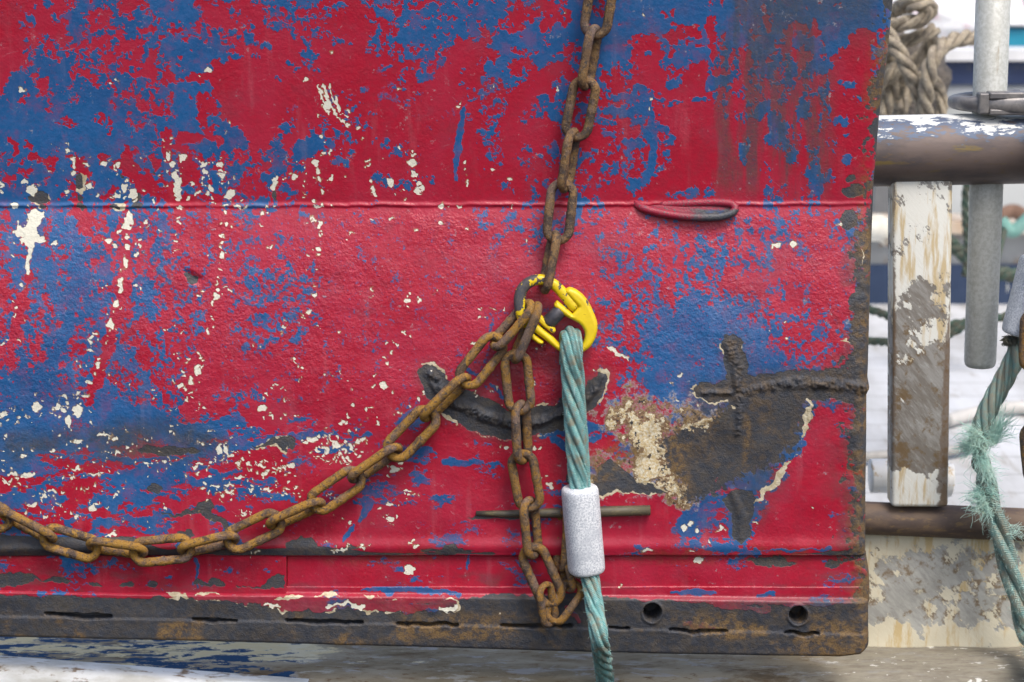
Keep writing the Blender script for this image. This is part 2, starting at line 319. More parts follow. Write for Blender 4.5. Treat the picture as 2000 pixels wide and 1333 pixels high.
Z1 = (0, 0, 2.836); Z3 = (1200, 0, 2.836); ZG = (1150, 600, 2.667)
ALL_BLUE = [offp([(0,410),(130,310),(150,245),(230,255),(330,400),(560,490),(700,550),(760,540),(800,490),(1125,420),(1135,560),(1190,690),(1340,810),(1200,860),(960,830),(900,760),(800,900),(520,900),(380,880),(230,850),(200,700),(0,760)], *Z1),
            offp([(715,60),(750,0),(1150,0),(1130,110),(1090,130),(1115,230),(1100,340),(900,315),(830,290),(740,200),(690,140)], *Z1),
            offp([(0,0),(500,0),(560,110),(440,80),(240,140),(20,160)], *Z3), offp([(560,20),(1460,0),(1440,90),(1360,165),(1270,240),(1190,310),(1100,300),(900,260),(860,120),(700,250),(560,300),(540,130)], *Z3),
            offp([(270,300),(420,250),(560,280),(520,340),(400,380),(300,370)], *Z3), offp([(0,160),(90,180),(130,300),(150,390),(60,400),(0,390)], *Z3),
            offp([(380,690),(640,560),(1150,480),(1130,690),(980,860),(860,960),(720,970),(730,1050),(650,1110),(560,1210),(470,1235),(475,1080),(480,1000),(400,830)], *ZG),
            offp([(200,330),(640,260),(720,330),(700,480),(560,500),(420,520),(300,450)], *ZG)]
ALL_RED = [offp([(1150,430),(1180,560),(1240,680),(1330,780),(1500,830),(1560,700),(1600,560),(1560,400),(1420,330),(1200,340)], *Z1), offp([(0,60),(100,90),(150,230),(100,310),(0,370)], *Z1),
           offp([(1200,330),(1270,260),(1380,160),(1455,160),(1450,500),(1420,720),(1440,900),(1380,1100),(1100,1110),(1220,1030),(1200,940),(1240,800),(1200,700),(1200,450)], *Z3),
           offp([(250,600),(420,590),(520,570),(560,620),(640,650),(680,720),(620,800),(560,870),(600,1060),(250,1060),(320,900),(330,790),(250,720)], *Z3), offp([(100,180),(240,180),(300,400),(480,400),(520,560),(250,560),(220,500),(80,480)], *Z3),
           offp([(1170,500),(1290,560),(1310,680),(1240,800),(1250,1080),(1260,1235),(840,1235),(835,1190),(860,1060),(910,1010),(1000,900),(1110,740)], *ZG), offp([(560,1235),(640,1150),(735,1075),(750,1235)], *ZG), offp([(80,1100),(400,1060),(440,1200),(400,1250),(80,1250)], *ZG)]
RED_SPOT = off([(225,465,30,25),(345,680,45,25),(600,745,14,30),(600,565,18,14),(640,600,12,20),(560,660,14,16),(600,670,12,14),(780,580,40,20),(880,600,45,30),(860,640,25,18),(1125,560,25,22),(1125,650,28,40),(1060,290,18,20),(1030,215,25,20),(890,230,16,12),(965,170,30,22),(815,165,50,28),(1160,715,30,25),(1200,770,40,30),(1020,750,40,30),(1090,770,40,16),(925,740,25,30),(150,805,20,25),(120,560,25,30),(195,405,16,16),(310,855,14,14),(640,820,14,12),(585,870,28,35),(700,860,18,50),(660,900,20,40),(740,930,40,50),(860,880,25,40),(940,830,30,50),(970,465,16,18),(910,480,14,25),(850,540,14,20),(945,530,20,8),(780,20,25,12),(930,15,10,16),(1200,60,45,35),(1215,110,30,25),(890,120,10,8),(730,180,10,8),(385,220,12,18),(85,810,20,35),(170,880,20,25),(60,1000,25,16),(130,690,14,10),(420,680,8,8),(870,640,20,14),(1080,710,18,9),(730,420,10,10),(690,390,20,20),(490,290,14,12)], *Z1) + off([(330,200,45,35),(450,165,30,40),(320,60,20,16),(270,80,14,14),(340,130,16,16),(335,295,18,18),(605,200,16,30),(580,250,12,14),(560,115,14,16),(820,55,14,22),(850,120,16,30),(760,180,12,14),(1115,160,28,40),(1035,155,40,20),(960,190,20,25),(905,215,14,14),(795,205,18,22),(725,270,12,14),(620,270,14,10),(715,140,10,16),(880,305,18,20),(930,260,30,16),(1040,270,16,40),(1000,310,16,40),(1215,28,10,12),(1245,50,10,14),(465,270,12,10),(720,10,16,10),(680,40,10,6),(790,140,8,8),(1145,225,10,12),(850,350,18,14),(730,320,10,30),(540,210,8,8),(690,85,8,8)], *Z3)
BLUE_SPOT = off([(1290,320,45,20),(1200,250,40,14),(1250,260,14,12),(1520,440,30,22),(1340,590,14,14),(1290,760,50,50),(1590,690,16,14),(620,185,22,20),(1370,200,40,25),(1480,240,20,20),(1590,340,25,16),(1700,300,20,30),(1580,720,40,30),(100,140,25,20),(560,175,14,14)], *Z1) + off([(1300,490,40,36),(1335,520,22,30),(1270,665,42,34),(1290,890,32,40),(1295,740,14,14),(185,290,16,18),(325,460,40,25),(360,430,30,12),(370,578,50,11),(265,545,14,22),(480,560,35,16),(540,460,35,30),(620,450,30,20),(60,790,40,22),(130,685,20,12)], *Z3)
RED_RUN = [[(252,420,10),(245,500,12),(236,600,12),(205,690,13),(175,790,10)], [(433,420,8),(432,520,12),(420,620,14),(395,720,14),(360,800,10)], [(57,520,8),(42,600,10),(25,680,12)], [(152,400,12),(165,450,12)], [(330,560,6),(320,680,7)], [(300,470,6),(290,540,6)]]
BLUE_RUN = [[(0,742,5),(80,756,7),(160,772,6)], [(25,670,4),(50,720,7)], [(720,850,4),(600,850,6),(480,870,8)], [(150,480,8),(140,600,12),(110,700,10)], [(60,430,10),(100,560,12)]]
def wear(U, V):
    """returns blue, chip, steel, ochre, grime, crust, rough, rim : masks whose edge lies at .5"""
    U = U.astype(np.float32); V = V.astype(np.float32)
    w1 = fbm(U, V, 26, 1, 3) - .5; w2 = fbm(U, V, 26, 2, 3) - .5; w3 = fbm(U, V, 8, 3, 2) - .5; w4 = fbm(U, V, 8, 4, 2) - .5
    X = U + w1*16 + w3*7; Y = V + w2*16 + w4*7           # ragged outlines
    # ---- blue over red
    up = sm(V, 420, 360); fine = (1-up)*sm(U, 720, 560)*sm(V, 860, 780)
    mot = sm(fbm(U, V, 210, 8, 3), .46, .60)*.75
    n_up = equal(fbm(U + w3*8, V + w4*8, 44, 10, 6, .72)*(1-mot*.7) + fbm(U + w3*4, V + w4*4, 13, 2, 4, .8)*mot*.7)
    n_str = equal(fbm(U + w3*8, V + w4*8, 30, 8, 5, .7, 1.3, .7))
    n_fin = equal(fbm(U + w3*5, V + w4*5, 40, 6, 5, .86, 1.25, .8)*.45 + fbm(U, V, 10, 3, 3, .9)*.4)
    n_low = equal(fbm(U + w3*8, V + w4*8, 44, 7, 6, .76, .6, 1.4))
    low = sm(V, 770, 830)
    mid = (1-up)*(1-low)
    rt = sm(U, 1240, 1380)
    n_top = n_up*(1-.6*rt) + n_str*.6*rt
    n = equal(n_top*up + (n_fin*.8 + n_up*.2)*(mid) + n_low*(1-up)*low)
    b = blueness(X + w1*26, Y + w2*26)
    b = np.clip((b-.07)*1.10, 0, 1)
    fb = np.full(U.shape, -99, np.float32)
    XB = U + w1*26 + w3*16; YB = V + w2*26 + w4*16
    for p in ALL_BLUE: poly(XB, YB, fb, p)
    fr_ = np.full(U.shape, -99, np.float32)
    for p in ALL_RED: poly(XB, YB, fr_, p)
    b = b + (.955 - b)*sm(fb, -6, 14); fm = sm(fr_, -4, 12); b = b*(1 - .8*fm) - .13*fm
    rs = np.full(U.shape, -99, np.float32); blobs(XB, YB, rs, [(a, c_, r*1.15, q_*1.15) for a, c_, r, q_ in RED_SPOT], 14)
    for s_ in RED_RUN: stroke(XB, YB, rs, s_)
    bs = np.full(U.shape, -99, np.float32); blobs(XB, YB, bs, [(a, c_, r*1.15, q_*1.15) for a, c_, r, q_ in BLUE_SPOT], 14)
    for s_ in BLUE_RUN: stroke(XB, YB, bs, s_)
    b = np.where(rs > -2.5, b - sm(rs, -2.5, 4)*.9, b); b = np.where(bs > -2.5, b + sm(bs, -2.5, 4)*.9, b)
    blue = .5 + (b - n)*(7.0*up + (1-up)*(3.4*(1-low) + 5.5*low))
    bl = np.full(U.shape, -99, np.float32)
    for s in ([(905,215,5),(897,260,6),(890,300,7),(895,350,4)], [(1270,185,5),(1273,250,7),(1275,310,8),(1262,340,10)], [(722,975,6),(712,1000,7),(702,1020,5)], [(690,1030,4),(672,1050,5)], [(870,905,5),(910,904,7),(940,902,4)], [(705,1155,3),(780,1155,8),(900,1162,4)], [(1310,1160,3),(1370,1163,6),(1400,1162,4)], [(1480,1166,3),(1515,1166,5)], [(1390,1084,1),(1450,1080,2),(1500,1077,1),(1540,1075,4),(1585,1073,1),(1620,1071,4)],
              [(900,715,3),(935,738,4)], [(955,755,3),(978,775,4)], [(380,1090,3),(385,1150,2)], [(915,1085,2),(914,1115,2)], [(1085,860,8),(1120,885,5)], [(1060,852,5),(1140,838,9),(1180,830,4)]):
        stroke(X, Y, bl, s)
    blue = np.maximum(blue, .5 + bl*.3)
    # ---- cream chips
    c = np.full(U.shape, -99, np.float32)
    w5 = fbm(U, V, 4.5, 5, 1) - .5; XC = U + w1*9 + w3*11 + w5*3.5; YC = V + w2*9 + w4*11 - w5*3.5
    blobs(XC, YC, c, [(a, b_, max(r*.86, 1.9), max(q*.92, 1.8)) for a, b_, r, q in chips_list()])
    poly(XC, YC, c, BIGCHIP)
    for s in ([(622,170,2),(634,205,2),(645,225,1)], [(630,168,3),(648,208,2),(662,228,2),(680,250,1)], [(645,166,2),(652,195,2),(668,225,1)], [(636,170,1.5),(642,190,1.5)], [(1188,677,1.5),(1200,684,5),(1214,693,3),(1228,703,1)], [(640,1186,2),(680,1178,3),(705,1188,5)], [(860,1192,3),(880,1190,5),(893,1184,4)], [(520,1182,2),(545,1186,3)]):
        stroke(XC, YC, c, s, 10)
    c2 = np.full(U.shape, -99, np.float32)
    sc = fbm(U, V, 9, 9, 3, .6)
    band = sm(V, 820, 850)*sm(V, 1040, 1000)*sm(U, 820, 640); chipzone = .10*band + .05*sm(V, 420, 300)*sm(V, 260, 320)*sm(U, 900, 700)
    c = np.maximum(c, (sc - .84 + chipzone*.55 + .10*(fbm(U, V, 70, 2, 3, .5, .6, 1.5)-.5)*2)*30*np.where(chipzone > .01, 1, 0) - 99*(chipzone <= .01))
    chip = .5 + c*.34
    # ---- steel showing
    s = np.full(U.shape, -99, np.float32)
    stroke(X, Y, s, CRESCENT_AURA, 45); stroke(X, Y, s, CROSS_V); stroke(X, Y, s, CROSS_H)
    dk = np.full(U.shape, -99, np.float32); poly(X, Y, dk, DARK_BIG, 60); s = np.maximum(s, np.where(dk > -50, dk*.12 + (fbm(U, V, 9, 2, 4, .75) - .5)*9 + .4, -99)); poly(X, Y, s, FINGER); poly(X, Y, s, FLAKED); poly(X, Y, s, LOWCRACK); poly(X, Y, s, FLAKE2); poly(X, Y, s, DENT)
    blobs(X, Y, s, [(303,952,17,9),(330,880,60,9),(565,868,10,10),(362,1045,20,8),(1338,765,1,1),(155,358,9,18),(155,390,8,7),(76,385,22,11),(268,388,9,9),(350,372,6,14),(538,384,5,10),(226,403,13,6),(82,403,9,6),(157,403,10,5),(270,403,9,5),(240,342,4,4),(1665,372,17,12),(1660,430,16,22),(1665,350,10,6),(300,335,3,3),(1120,937,16,11),(980,1010,60,6),(875,1075,55,6),(880,1068,18,8),(590,1062,30,14),(640,1072,60,7),(1500,1096,40,9),(1625,1104,14,10),(1060,1173,60,5),(1525,1100,26,6)], 20)
    eu = edge_u(V); du = eu - U
    jag = (fbm(U, V, 60, 10, 5, .62, 1.0, .7) - .5)
    ew = np.interp(V, [-100, 60, 200, 340, 400, 560, 700, 780, 1000, 1060, 1090, 1160], [9, 11, 15, 18, 24, 29, 34, 36, 33, 46, 32, 20])
    s = np.maximum(s, (ew - du + jag*90 + (fbm(U, V, 12, 7, 3, .75)-.5)*75)*.16)
    # bottom lip, strip and shoe
    lip = np.interp(U, [-300, 0, 260, 330, 560, 640, 760, 960, 1000, 1250, 1300, 1600, 1700], [24, 22, 20, 7, 8, 9, 1, 3, -6, -8, -4, 2, 8])
    lv = 1083 - V
    s = np.maximum(s, np.where((lv > -3) & (lv < 70), lip - np.abs(lv - lip*.7)*1.0 + jag*10, -99))
    strip_p = [(offp([(0,830),(60,815),(140,812),(200,850),(290,835),(350,850),(300,870),(180,852),(120,880),(0,890)], 0, 780, 2.41)), offp([(905,870),(930,850),(970,870),(1010,842),(1060,875),(1050,890),(940,880)], 0, 780, 2.41), offp([(1100,880),(1230,880),(1260,845),(1300,835),(1345,840),(1345,895),(1280,888),(1120,888)], 0, 780, 2.41)]
    for p in strip_p: poly(X, Y, s, p)
    blobs(X, Y, s, [(248,1144,14,5),(295,1145,10,6),(190,1142,16,4)])
    sh_top = np.interp(U, [-300, 0, 120, 160, 290, 320, 390, 520, 560, 740, 800, 880, 900, 1100, 1250, 1400, 1500, 1600, 1700], [1158, 1160, 1163, 1168, 1170, 1162, 1164, 1180, 1176, 1172, 1180, 1186, 1166, 1165, 1172, 1180, 1176, 1178, 1178])
    shoe = (V - sh_top + jag*26)*.6
    redleft = np.full(U.shape, -99, np.float32)
    for p in ([(300,1158,3),(330,1166,4),(345,1166,3)], [(345,1160,3),(420,1168,6),(480,1172,6)], [(515,1180,4),(560,1184,10),(640,1180,14),(680,1176,12),(760,1186,14),(830,1188,8),(888,1183,9)], [(1400,1183,4),(1440,1186,7),(1470,1188,5),(1500,1190,6)], [(1500,1178,4),(1600,1176,4),(1690,1176,5)], [(1105,1185,3),(1122,1205,6),(1128,1215,4)], [(1340,1222,4),(1362,1222,5),(1395,1224,4)]):
        stroke(X, Y, redleft, p)
    shoe = np.minimum(shoe, -redleft*.9)
    s = np.where(V > 1152, np.maximum(s, shoe), s)
    steel = .5 + s*.22
    # ---- cream rims along flaked steel
    rim = np.full(U.shape, -99, np.float32)
    q = fbm(U, V, 34, 11, 3)
    flak = np.full(U.shape, -99, np.float32)
    poly(X, Y, flak, FLAKED); poly(X, Y, flak, FLAKE2); blobs(X, Y, flak, [(76,385,22,11),(155,358,9,18),(82,403,9,6),(226,403,13,6)])
    rim = np.maximum(rim, -.5 + (q-.5)*14 + w5*2 - np.abs(flak + .5))
    cs = np.full(U.shape, -99, np.float32); stroke(X, Y, cs, CRESCENT_AURA, 45)
    rim = np.maximum(rim, np.where((q > .53), .6 + 14*np.clip(q-.52, 0, .2)*((V < 800)|(U < 900)) - np.abs(cs + 2), -99))
    rim = np.maximum(rim, np.where((V > 1156) & (U < 1000), .2 + (q-.5)*16 + w5*2 - np.abs(redleft*.9 + 1), -99))
    ch = np.full(U.shape, -99, np.float32); stroke(X, Y, ch, CROSS_V); stroke(X, Y, ch, CROSS_H)
    rim = np.maximum(rim, np.where((q > .55) & (U < 1450) & (V < 800), 1.5 - np.abs(ch + 1), -99))
    cl = np.full(U.shape, -99, np.float32); stroke(X, Y, cl, [(a, b_, r*.95) for a, b_, r in CREAMLINE]); rim = np.maximum(rim, cl - 4.5*np.clip(fbm(U, V, 22, 7, 4, .7)*2.4 - .8, 0, 1))
    stroke(X, Y, rim, [(1640,672,.6),(1655,668,1.6),(1664,676,.6)]); stroke(X, Y, rim, [(1681,480,.2),(1683,500,1.2),(1681,520,.2)])
    rimm = .5 + rim*.34
    # ---- tan crust
    k = np.full(U.shape, -99, np.float32); poly(U + w1*30, V + w2*30, k, CRUST, 60)
    kn = fbm(U, V, 34, 4, 5, .72)
    crust = np.clip(.5 + (k + 10 + (kn-.5)*110)*.016, 0, 1)*(k > -58)
    # ---- ochre rust film
    on = fbm(U, V, 70, 2, 5, .6, .6, 1.2); och = np.zeros(U.shape, np.float32)
    och = np.maximum(och, sm(on, .46, .62)*sm(V, 1180, 1225)*.9)
    och = np.maximum(och, sm(on, .34, .56)*sm(du, 52, 12)*.85)
    och = np.maximum(och, sm(np.abs(U - 1458 + w1*12), 10, 2)*sm(V, 790, 830)*sm(V, 960, 880)*.6)
    och = np.maximum(och, sm(on, .45, .65)*sm(V, 1040, 1075)*sm(np.abs(V-1083), 30, 5)*.3)
    oz = np.full(U.shape, -99, np.float32)
    for s_ in ([(1285,812,16),(1330,822,15),(1395,822,9)], [(1335,835,16),(1310,880,22),(1322,930,18),(1338,975,10)], [(1250,850,16),(1245,890,14),(1190,900,20),(1160,925,14)]): stroke(U + w1*30, V + w2*30, oz, s_, 40)
    och = np.maximum(och, sm(oz, -22, 10)*sm(fbm(U, V, 26, 5, 4, .7), .36, .60)*.95)
    wr = np.full(U.shape, -99, np.float32); stroke(X, Y, wr, CROSS_V, 50); stroke(X, Y, wr, CROSS_H, 50); poly(X, Y, wr, DARK_BIG, 50)
    och = np.maximum(och, sm(wr, -10, 16)*sm(fbm(U, V, 40, 8, 5, .66), .40, .64)*.28)
    # ---- dark grime film
    g = np.zeros(U.shape, np.float32); g = np.maximum(g, sm(V, 1160, 1180)*(.5 + .5*sm(fbm(U, V, 80, 6, 4, .6, .6, 1.4), .35, .6)))
    stn = fbm(U, V, 46, 9, 5, .6, 1.6, .22)
    g = np.maximum(g, sm(U, 1340, 1440)*sm(U, 1650, 1600)*sm(V, 420, 330)*sm(stn, .34, .62)*.85)
    g = np.maximum(g, sm(V, 140, 0)*sm(U, 1380, 1500)*.75*sm(U, 1730, 1690))
    g2 = np.full(U.shape, -99, np.float32)
    poly(X, Y, g2, [(0, 850), (150, 845), (260, 820), (400, 828), (440, 870), (400, 900), (260, 905), (120, 890), (0, 905)], 60); poly(X, Y, g2, DARK_BIG, 80); stroke(X, Y, g2, CROSS_H, 60); stroke(X, Y, g2, CROSS_V, 60)
    stroke(X, Y, g2, [(1380,790,30),(1470,930,60),(1460,985,40)], 60)
    stroke(X, Y, g2, CRESCENT_AURA, 60)
    g = np.maximum(g, sm(g2, -26, 22)*(.45 + .5*sm(fbm(U, V, 40, 3, 4), .35, .65)))
    g = np.maximum(g, sm(du, 110, 30)*sm(V, 380, 480)*.6*sm(fbm(U, V, 46, 6, 4), .4, .62))
    g = np.maximum(g, .5*sm(V, 1095, 1130)*sm(V, 1160, 1150)*sm(fbm(U, V, 60, 5, 4, .6, .7, 1.6), .5, .7))
    rough = np.clip(sm(V, 396, 440)*sm(V, 1000, 560)*.9 + .25, 0, 1)
    return [np.clip(a, 0, 1).astype(np.float32) for a in (blue, chip, steel, och, g, crust, rough, rimm)]

def relief(U, V):
    """how far the steel stands out towards the viewer, in photo pixels"""
    U = U.astype(np.float32); V = V.astype(np.float32)
    w1 = fbm(U, V, 30, 1, 3) - .5; w3 = fbm(U, V, 11, 3, 2) - .5; h = np.zeros(U.shape, np.float32)
    seam = 401 + w1*5 + np.interp(U, [0, 300, 1000, 1700], [0, 1, -1, -2])
    sv = .35 + 1.1*fbm(U, V*.2, 60, 6, 3); h += 3.6*sv*np.exp(-((V-seam)/3.6)**2)
    def bead(pts, amp, wv=0.0):
        d = np.full(U.shape, -99, np.float32); stroke(U + w1*6, V + w1*6, d, pts, 12)
        return amp*sm(d, -3, max(p[2] for p in pts)*.8)
    rip = fbm(U, V, 10, 4, 3) - .5
    b = bead([(a, v, r*.62) for a, v, r in CRESCENT], 8.0); h += .8*b*(1 + rip*1.5 + w3*.8 + .22*np.sin((U + w1*30 + (V-800)*.35)*.85))
    b = np.maximum(bead([(1425,672,13),(1440,720,14),(1444,800,10),(1442,848,9)], 6.0), bead([(1370,768,6),(1440,766,9),(1500,757,11),(1560,748,13),(1640,752,13),(1710,762,14)], 6.5)); h += .72*b*(.9 + rip*1.7 + w3*1.2 + .17*np.sin((np.where(V > 785, V, np.where(V < 735, V, U)) + w1*24)*.85))
    b = bead(offp([(745,960,24),(800,1100,32),(795,1200,24)], 1150, 600, 2.667), 3.0); h += b
    d = np.full(U.shape, -99, np.float32); poly(U + w1*8, V + w1*8, d, DENT); h -= 6*sm(d, -8, 8)
    lip = np.interp(U, [-300, 0, 300, 420, 1000, 1600], [14, 13, 10, 6, 5, 4]); h += lip*np.exp(-((V-1068)/14)**2)*(V < 1086)
    h += (fbm(U, V, 130, 5, 3) - .5)*9*sm(V, 410, 470)
    rg = sm(edge_u(V) - U, 75, 20)*sm(V, 380, 460); h += rg*(rip*2.2 + w1*3)
    return h
# ------------------------------------------------------------------ materials
RED = (.42, .012, .035); BLU = (.015, .105, .285); CREAM = (.74, .72, .60)
def mat_paint():
    m = NT('worn_paint'); v = m.coords(kind='Object')
    a = m.n('ShaderNodeVertexColor', layer_name='wear_a'); b = m.n('ShaderNodeVertexColor', layer_name='wear_b')
    sa = m.n('ShaderNodeSeparateColor'); sb = m.n('ShaderNodeSeparateColor'); m.l(a.outputs['Color'], sa.inputs[0]); m.l(b.outputs['Color'], sb.inputs[0])
    blue, chip, steel, och = sa.outputs[0], sa.outputs[1], sa.outputs[2], a.outputs['Alpha']
    grime, crust, rough, rim = sb.outputs[0], sb.outputs[1], sb.outputs[2], b.outputs['Alpha']
    f1 = m.noise(v, 420, 4, .7); f2 = m.noise(v, 90, 5, .62); f3 = m.noise(v, 900, 3, .6); f4 = m.noise(v, 7, 4, .6)
    jit = m.math('MULTIPLY_ADD', f1, .5, -.25)
    def mask(s, k=1.0, lo=.38, hi=.62): return m.ramp(m.math('MULTIPLY_ADD', jit, k, s), lo, hi)
    red = m.mix(m.ramp(f2, .35, .7), RED, (.35, .010, .031)); red = m.mix(m.ramp(f4, .42, .62, 0, .5), red, (.42, .026, .062))
    blu = m.mix(m.ramp(f2, .35, .7), BLU, (.028, .11, .30)); blu = m.mix(m.ramp(f4, .42, .66, 0, .6), blu, (.018, .075, .22))
    mb = m.ramp(m.math('ADD', blue, m.math('MULTIPLY', m.math('ADD', m.noise(v, 300, 5, .8), -.5), m.math('MULTIPLY_ADD', rough, 2.4, 1.1))), .26, .74)
    c = m.mix(m.math('MULTIPLY', mb, m.ramp(m.noise(v, 36, 5, .7), .34, .5, .80, 1.0)), red, blu)
    dirt = m.mix(m.ramp(f2, .4, .62), (.042, .052, .066), (.062, .062, .058))
    c = m.mix(m.math('MULTIPLY', grime, m.ramp(f1, .25, .75, .6, 1.0)), c, dirt)
    sc1 = m.noise(m.coords((1, 1, .10), rot=(0, .9, 0)), 230, 4, .65); sc2 = m.noise(m.coords((.12, 1, 1), rot=(0, .25, 0)), 260, 4, .65)
    c = m.mix(m.math('MULTIPLY', m.ramp(m.math('MAXIMUM', sc1, sc2), .66, .74), m.ramp(f4, .45, .62, .03, .30)), c, (.50, .36, .40))
    c = m.mix(m.math('MULTIPLY', m.ramp(m.noise(v, 15, 5, .65), .52, .68), .22), c, (.16, .06, .09))
    # salt and chalk bloom, thin drips
    vd = m.coords((14, 14, 1.6)); c = m.mix(m.ramp(m.noise(vd, 3.2, 4, .6), .55, .75, 0, .07), c, (.62, .42, .47))
    fr = m.noise(v, 300, 5, .72); pt = m.noise(v, 62, 6, .72)
    cq = m.math('ADD', crust, m.math('MULTIPLY_ADD', m.math('ADD', pt, -.5), 1.7, m.math('MULTIPLY_ADD', fr, .5, -.25)))
    c = m.mix(m.math('MULTIPLY', m.ramp(cq, .20, .40), m.ramp(fr, .40, .58, .25, .75)), c, (.36, .33, .36))
    c = m.mix(m.ramp(cq, .37, .55, 0, .92), c, m.mix(m.ramp(fr, .40, .60), (.135, .082, .042), (.33, .22, .10)))
    c = m.mix(m.ramp(cq, .70, .80), c, m.mix(m.ramp(fr, .41, .62), (.56, .42, .21), (.74, .69, .54)))
    c = m.mix(m.math('MULTIPLY', m.ramp(m.noise(v, 95, 4, .6), .385, .365), m.ramp(cq, .36, .46)), c, (.045, .043, .045))
    st = m.mix(m.ramp(f2, .38, .62), (.048, .053, .065), (.066, .062, .062)); st = m.mix(m.ramp(m.noise(v, 38, 5, .65), .54, .70), st, (.085, .074, .058)); st = m.mix(m.ramp(f1, .60, .72), st, (.11, .105, .10))
    st = m.mix(m.math('MULTIPLY', grime, .85), st, m.mix(m.ramp(f2, .4, .62), (.030, .033, .043), (.052, .044, .038)))
    ms = mask(steel, .9)
    c = m.mix(ms, c, st)
    oc = m.mix(m.ramp(f1, .4, .6), (.22, .135, .045), (.13, .075, .035))
    c = m.mix(m.math('MULTIPLY', och, m.ramp(f2, .38, .58, .15, .95)), c, oc)
    c = m.mix(m.math('MULTIPLY', m.ramp(m.math('MULTIPLY_ADD', jit, 1.2, chip), .06, .30), m.ramp(f2, .38, .58, .15, .7)), c, m.mix(m.ramp(f2, .45, .6), (.10, .05, .035), (.36, .24, .11)))
    mc = mask(chip, .5); cr = m.mix(m.ramp(f1, .60, .74), CREAM, (.50, .42, .26))
    c = m.mix(mc, c, cr)
    mr = mask(rim, .9); c = m.mix(mr, c, m.mix(m.ramp(f2, .4, .6), (.46, .38, .24), (.62, .55, .40)))
    # gloss: paint shines, bare steel and chips are dull
    dull = m.math('MAXIMUM', m.math('MAXIMUM', ms, mc), m.math('MULTIPLY', m.math('MAXIMUM', grime, crust), .7))
    r = m.math('MULTIPLY_ADD', dull, .26, m.ramp(f2, .3, .7, .29, .41))
    # relief: orange peel, brush marks, flake edges
    op = m.noise(v, 210, 3, .6); op2 = m.noise(v, 85, 3, .5)
    hh = m.math('MULTIPLY', m.math('ADD', op, m.math('MULTIPLY', op2, .8)), m.math('MULTIPLY', m.math('MULTIPLY_ADD', rough, .95, .10), m.ramp(m.noise(v, 9, 3, .6), .36, .62, .45, 1.0)))
    lay = m.math('SUBTRACT', m.math('MULTIPLY', mb, .10), m.math('MULTIPLY', m.math('MAXIMUM', ms, m.math('MULTIPLY', mc, .6)), .5))
    hh = m.math('ADD', hh, lay); hh = m.math('ADD', hh, m.math('MULTIPLY', m.math('MULTIPLY', m.math('ADD', f1, m.noise(v, 190, 3, .6)), ms), .36))
    hh = m.math('ADD', hh, m.math('MULTIPLY', m.math('MULTIPLY', f2, crust), .9))
    return m.done(c, r, 0, m.bump(hh, .75, .0024), .5)
M = {}
M['paint'] = mat_paint()
def mat_chain(name, oc, lo, hi):
    m = NT(name); v = m.coords(rnd=3.0); f = m.noise(v, 55, 5, .65); g = m.noise(v, 190, 5, .65); h = m.noise(v, 420, 4, .7)
    c = m.mix(m.ramp(f, .42, .58), (.075, .05, .038), (.19, .115, .062)); c = m.mix(m.ramp(m.noise(v, 42, 5, .68, .5), lo, hi), c, oc); c = m.mix(m.ramp(m.noise(v, 24, 3, .6), .53, .66, 0, .8), c, (.195, .135, .115))
    c = m.mix(m.ramp(g, .54, .66), c, (.072, .062, .062)); c = m.mix(m.ramp(h, .56, .68), c, (.30, .215, .12)); c = m.mix(m.ramp(h, .44, .32), c, (.04, .027, .02))
    return m.done(c, m.ramp(f, .3, .7, .58, .8), 0, m.bump(m.math('ADD', g, h), 1.0, .0022), .4)
M['chain_a'] = mat_chain('rusty_chain', (.27, .155, .06), .46, .58)
M['chain_b'] = mat_chain('ochre_chain', (.37, .195, .032), .40, .54)
M['chain_c'] = mat_chain('brown_chain', (.30, .155, .03), .45, .57)
def mat_yellow(name, lo, hi):
    m = NT(name); v = m.coords(kind='Object'); f = m.noise(v, 60, 5, .6); g = m.noise(v, 300, 4, .6)
    c = m.mix(m.ramp(f, .3, .7), (.80, .60, .012), (.70, .50, .010))
    w = m.ramp(m.math('MULTIPLY_ADD', g, .16, f), lo, hi); c = m.mix(w, c, m.mix(m.ramp(g, .4, .6), (.055, .055, .065), (.085, .075, .07)))
    return m.done(c, m.math('MULTIPLY_ADD', w, .25, .40), 0, m.bump(m.math('SUBTRACT', m.math('MULTIPLY', g, .3), m.math('MULTIPLY', w, .6)), .4, .0008))
M['yellow'] = mat_yellow('yellow_paint', .765, .78); M['yellow_worn'] = mat_yellow('worn_yellow_paint', .595, .615)
def mat_ring():
    m = NT('ring_worn_yellow'); v = m.coords(); f = m.noise(v, 90, 5, .6); g = m.noise(v, 300, 4, .6)
    tc = m.n('ShaderNodeTexCoord'); sx = m.n('ShaderNodeSeparateXYZ'); m.l(tc.outputs['UV'], sx.inputs[0]); L = sx.outputs[1]; z = PX/4.76
    worn = m.math('MULTIPLY', m.ramp(L, 440*z, 560*z), m.ramp(L, 900*z, 800*z))
    c = m.mix(m.ramp(f, .3, .7), (.78, .58, .012), (.68, .48, .010))
    w_ = m.ramp(m.math('ADD', m.math('MULTIPLY_ADD', g, .16, f), m.math('MULTIPLY', worn, .17)), .635, .655); c = m.mix(w_, c, m.mix(m.ramp(g, .4, .6), (.055, .055, .065), (.085, .075, .07)))
    return m.done(c, m.math('MULTIPLY_ADD', w_, .2, .36), 0, m.bump(m.math('SUBTRACT', m.math('MULTIPLY', g, .3), m.math('MULTIPLY', w_, .6)), .4, .0008))
M['yellow_ring'] = mat_ring()
M['sleeve'] = simple('dark_steel_sleeve', (.05, .05, .062), (.085, .08, .085), 60, .45, .3)
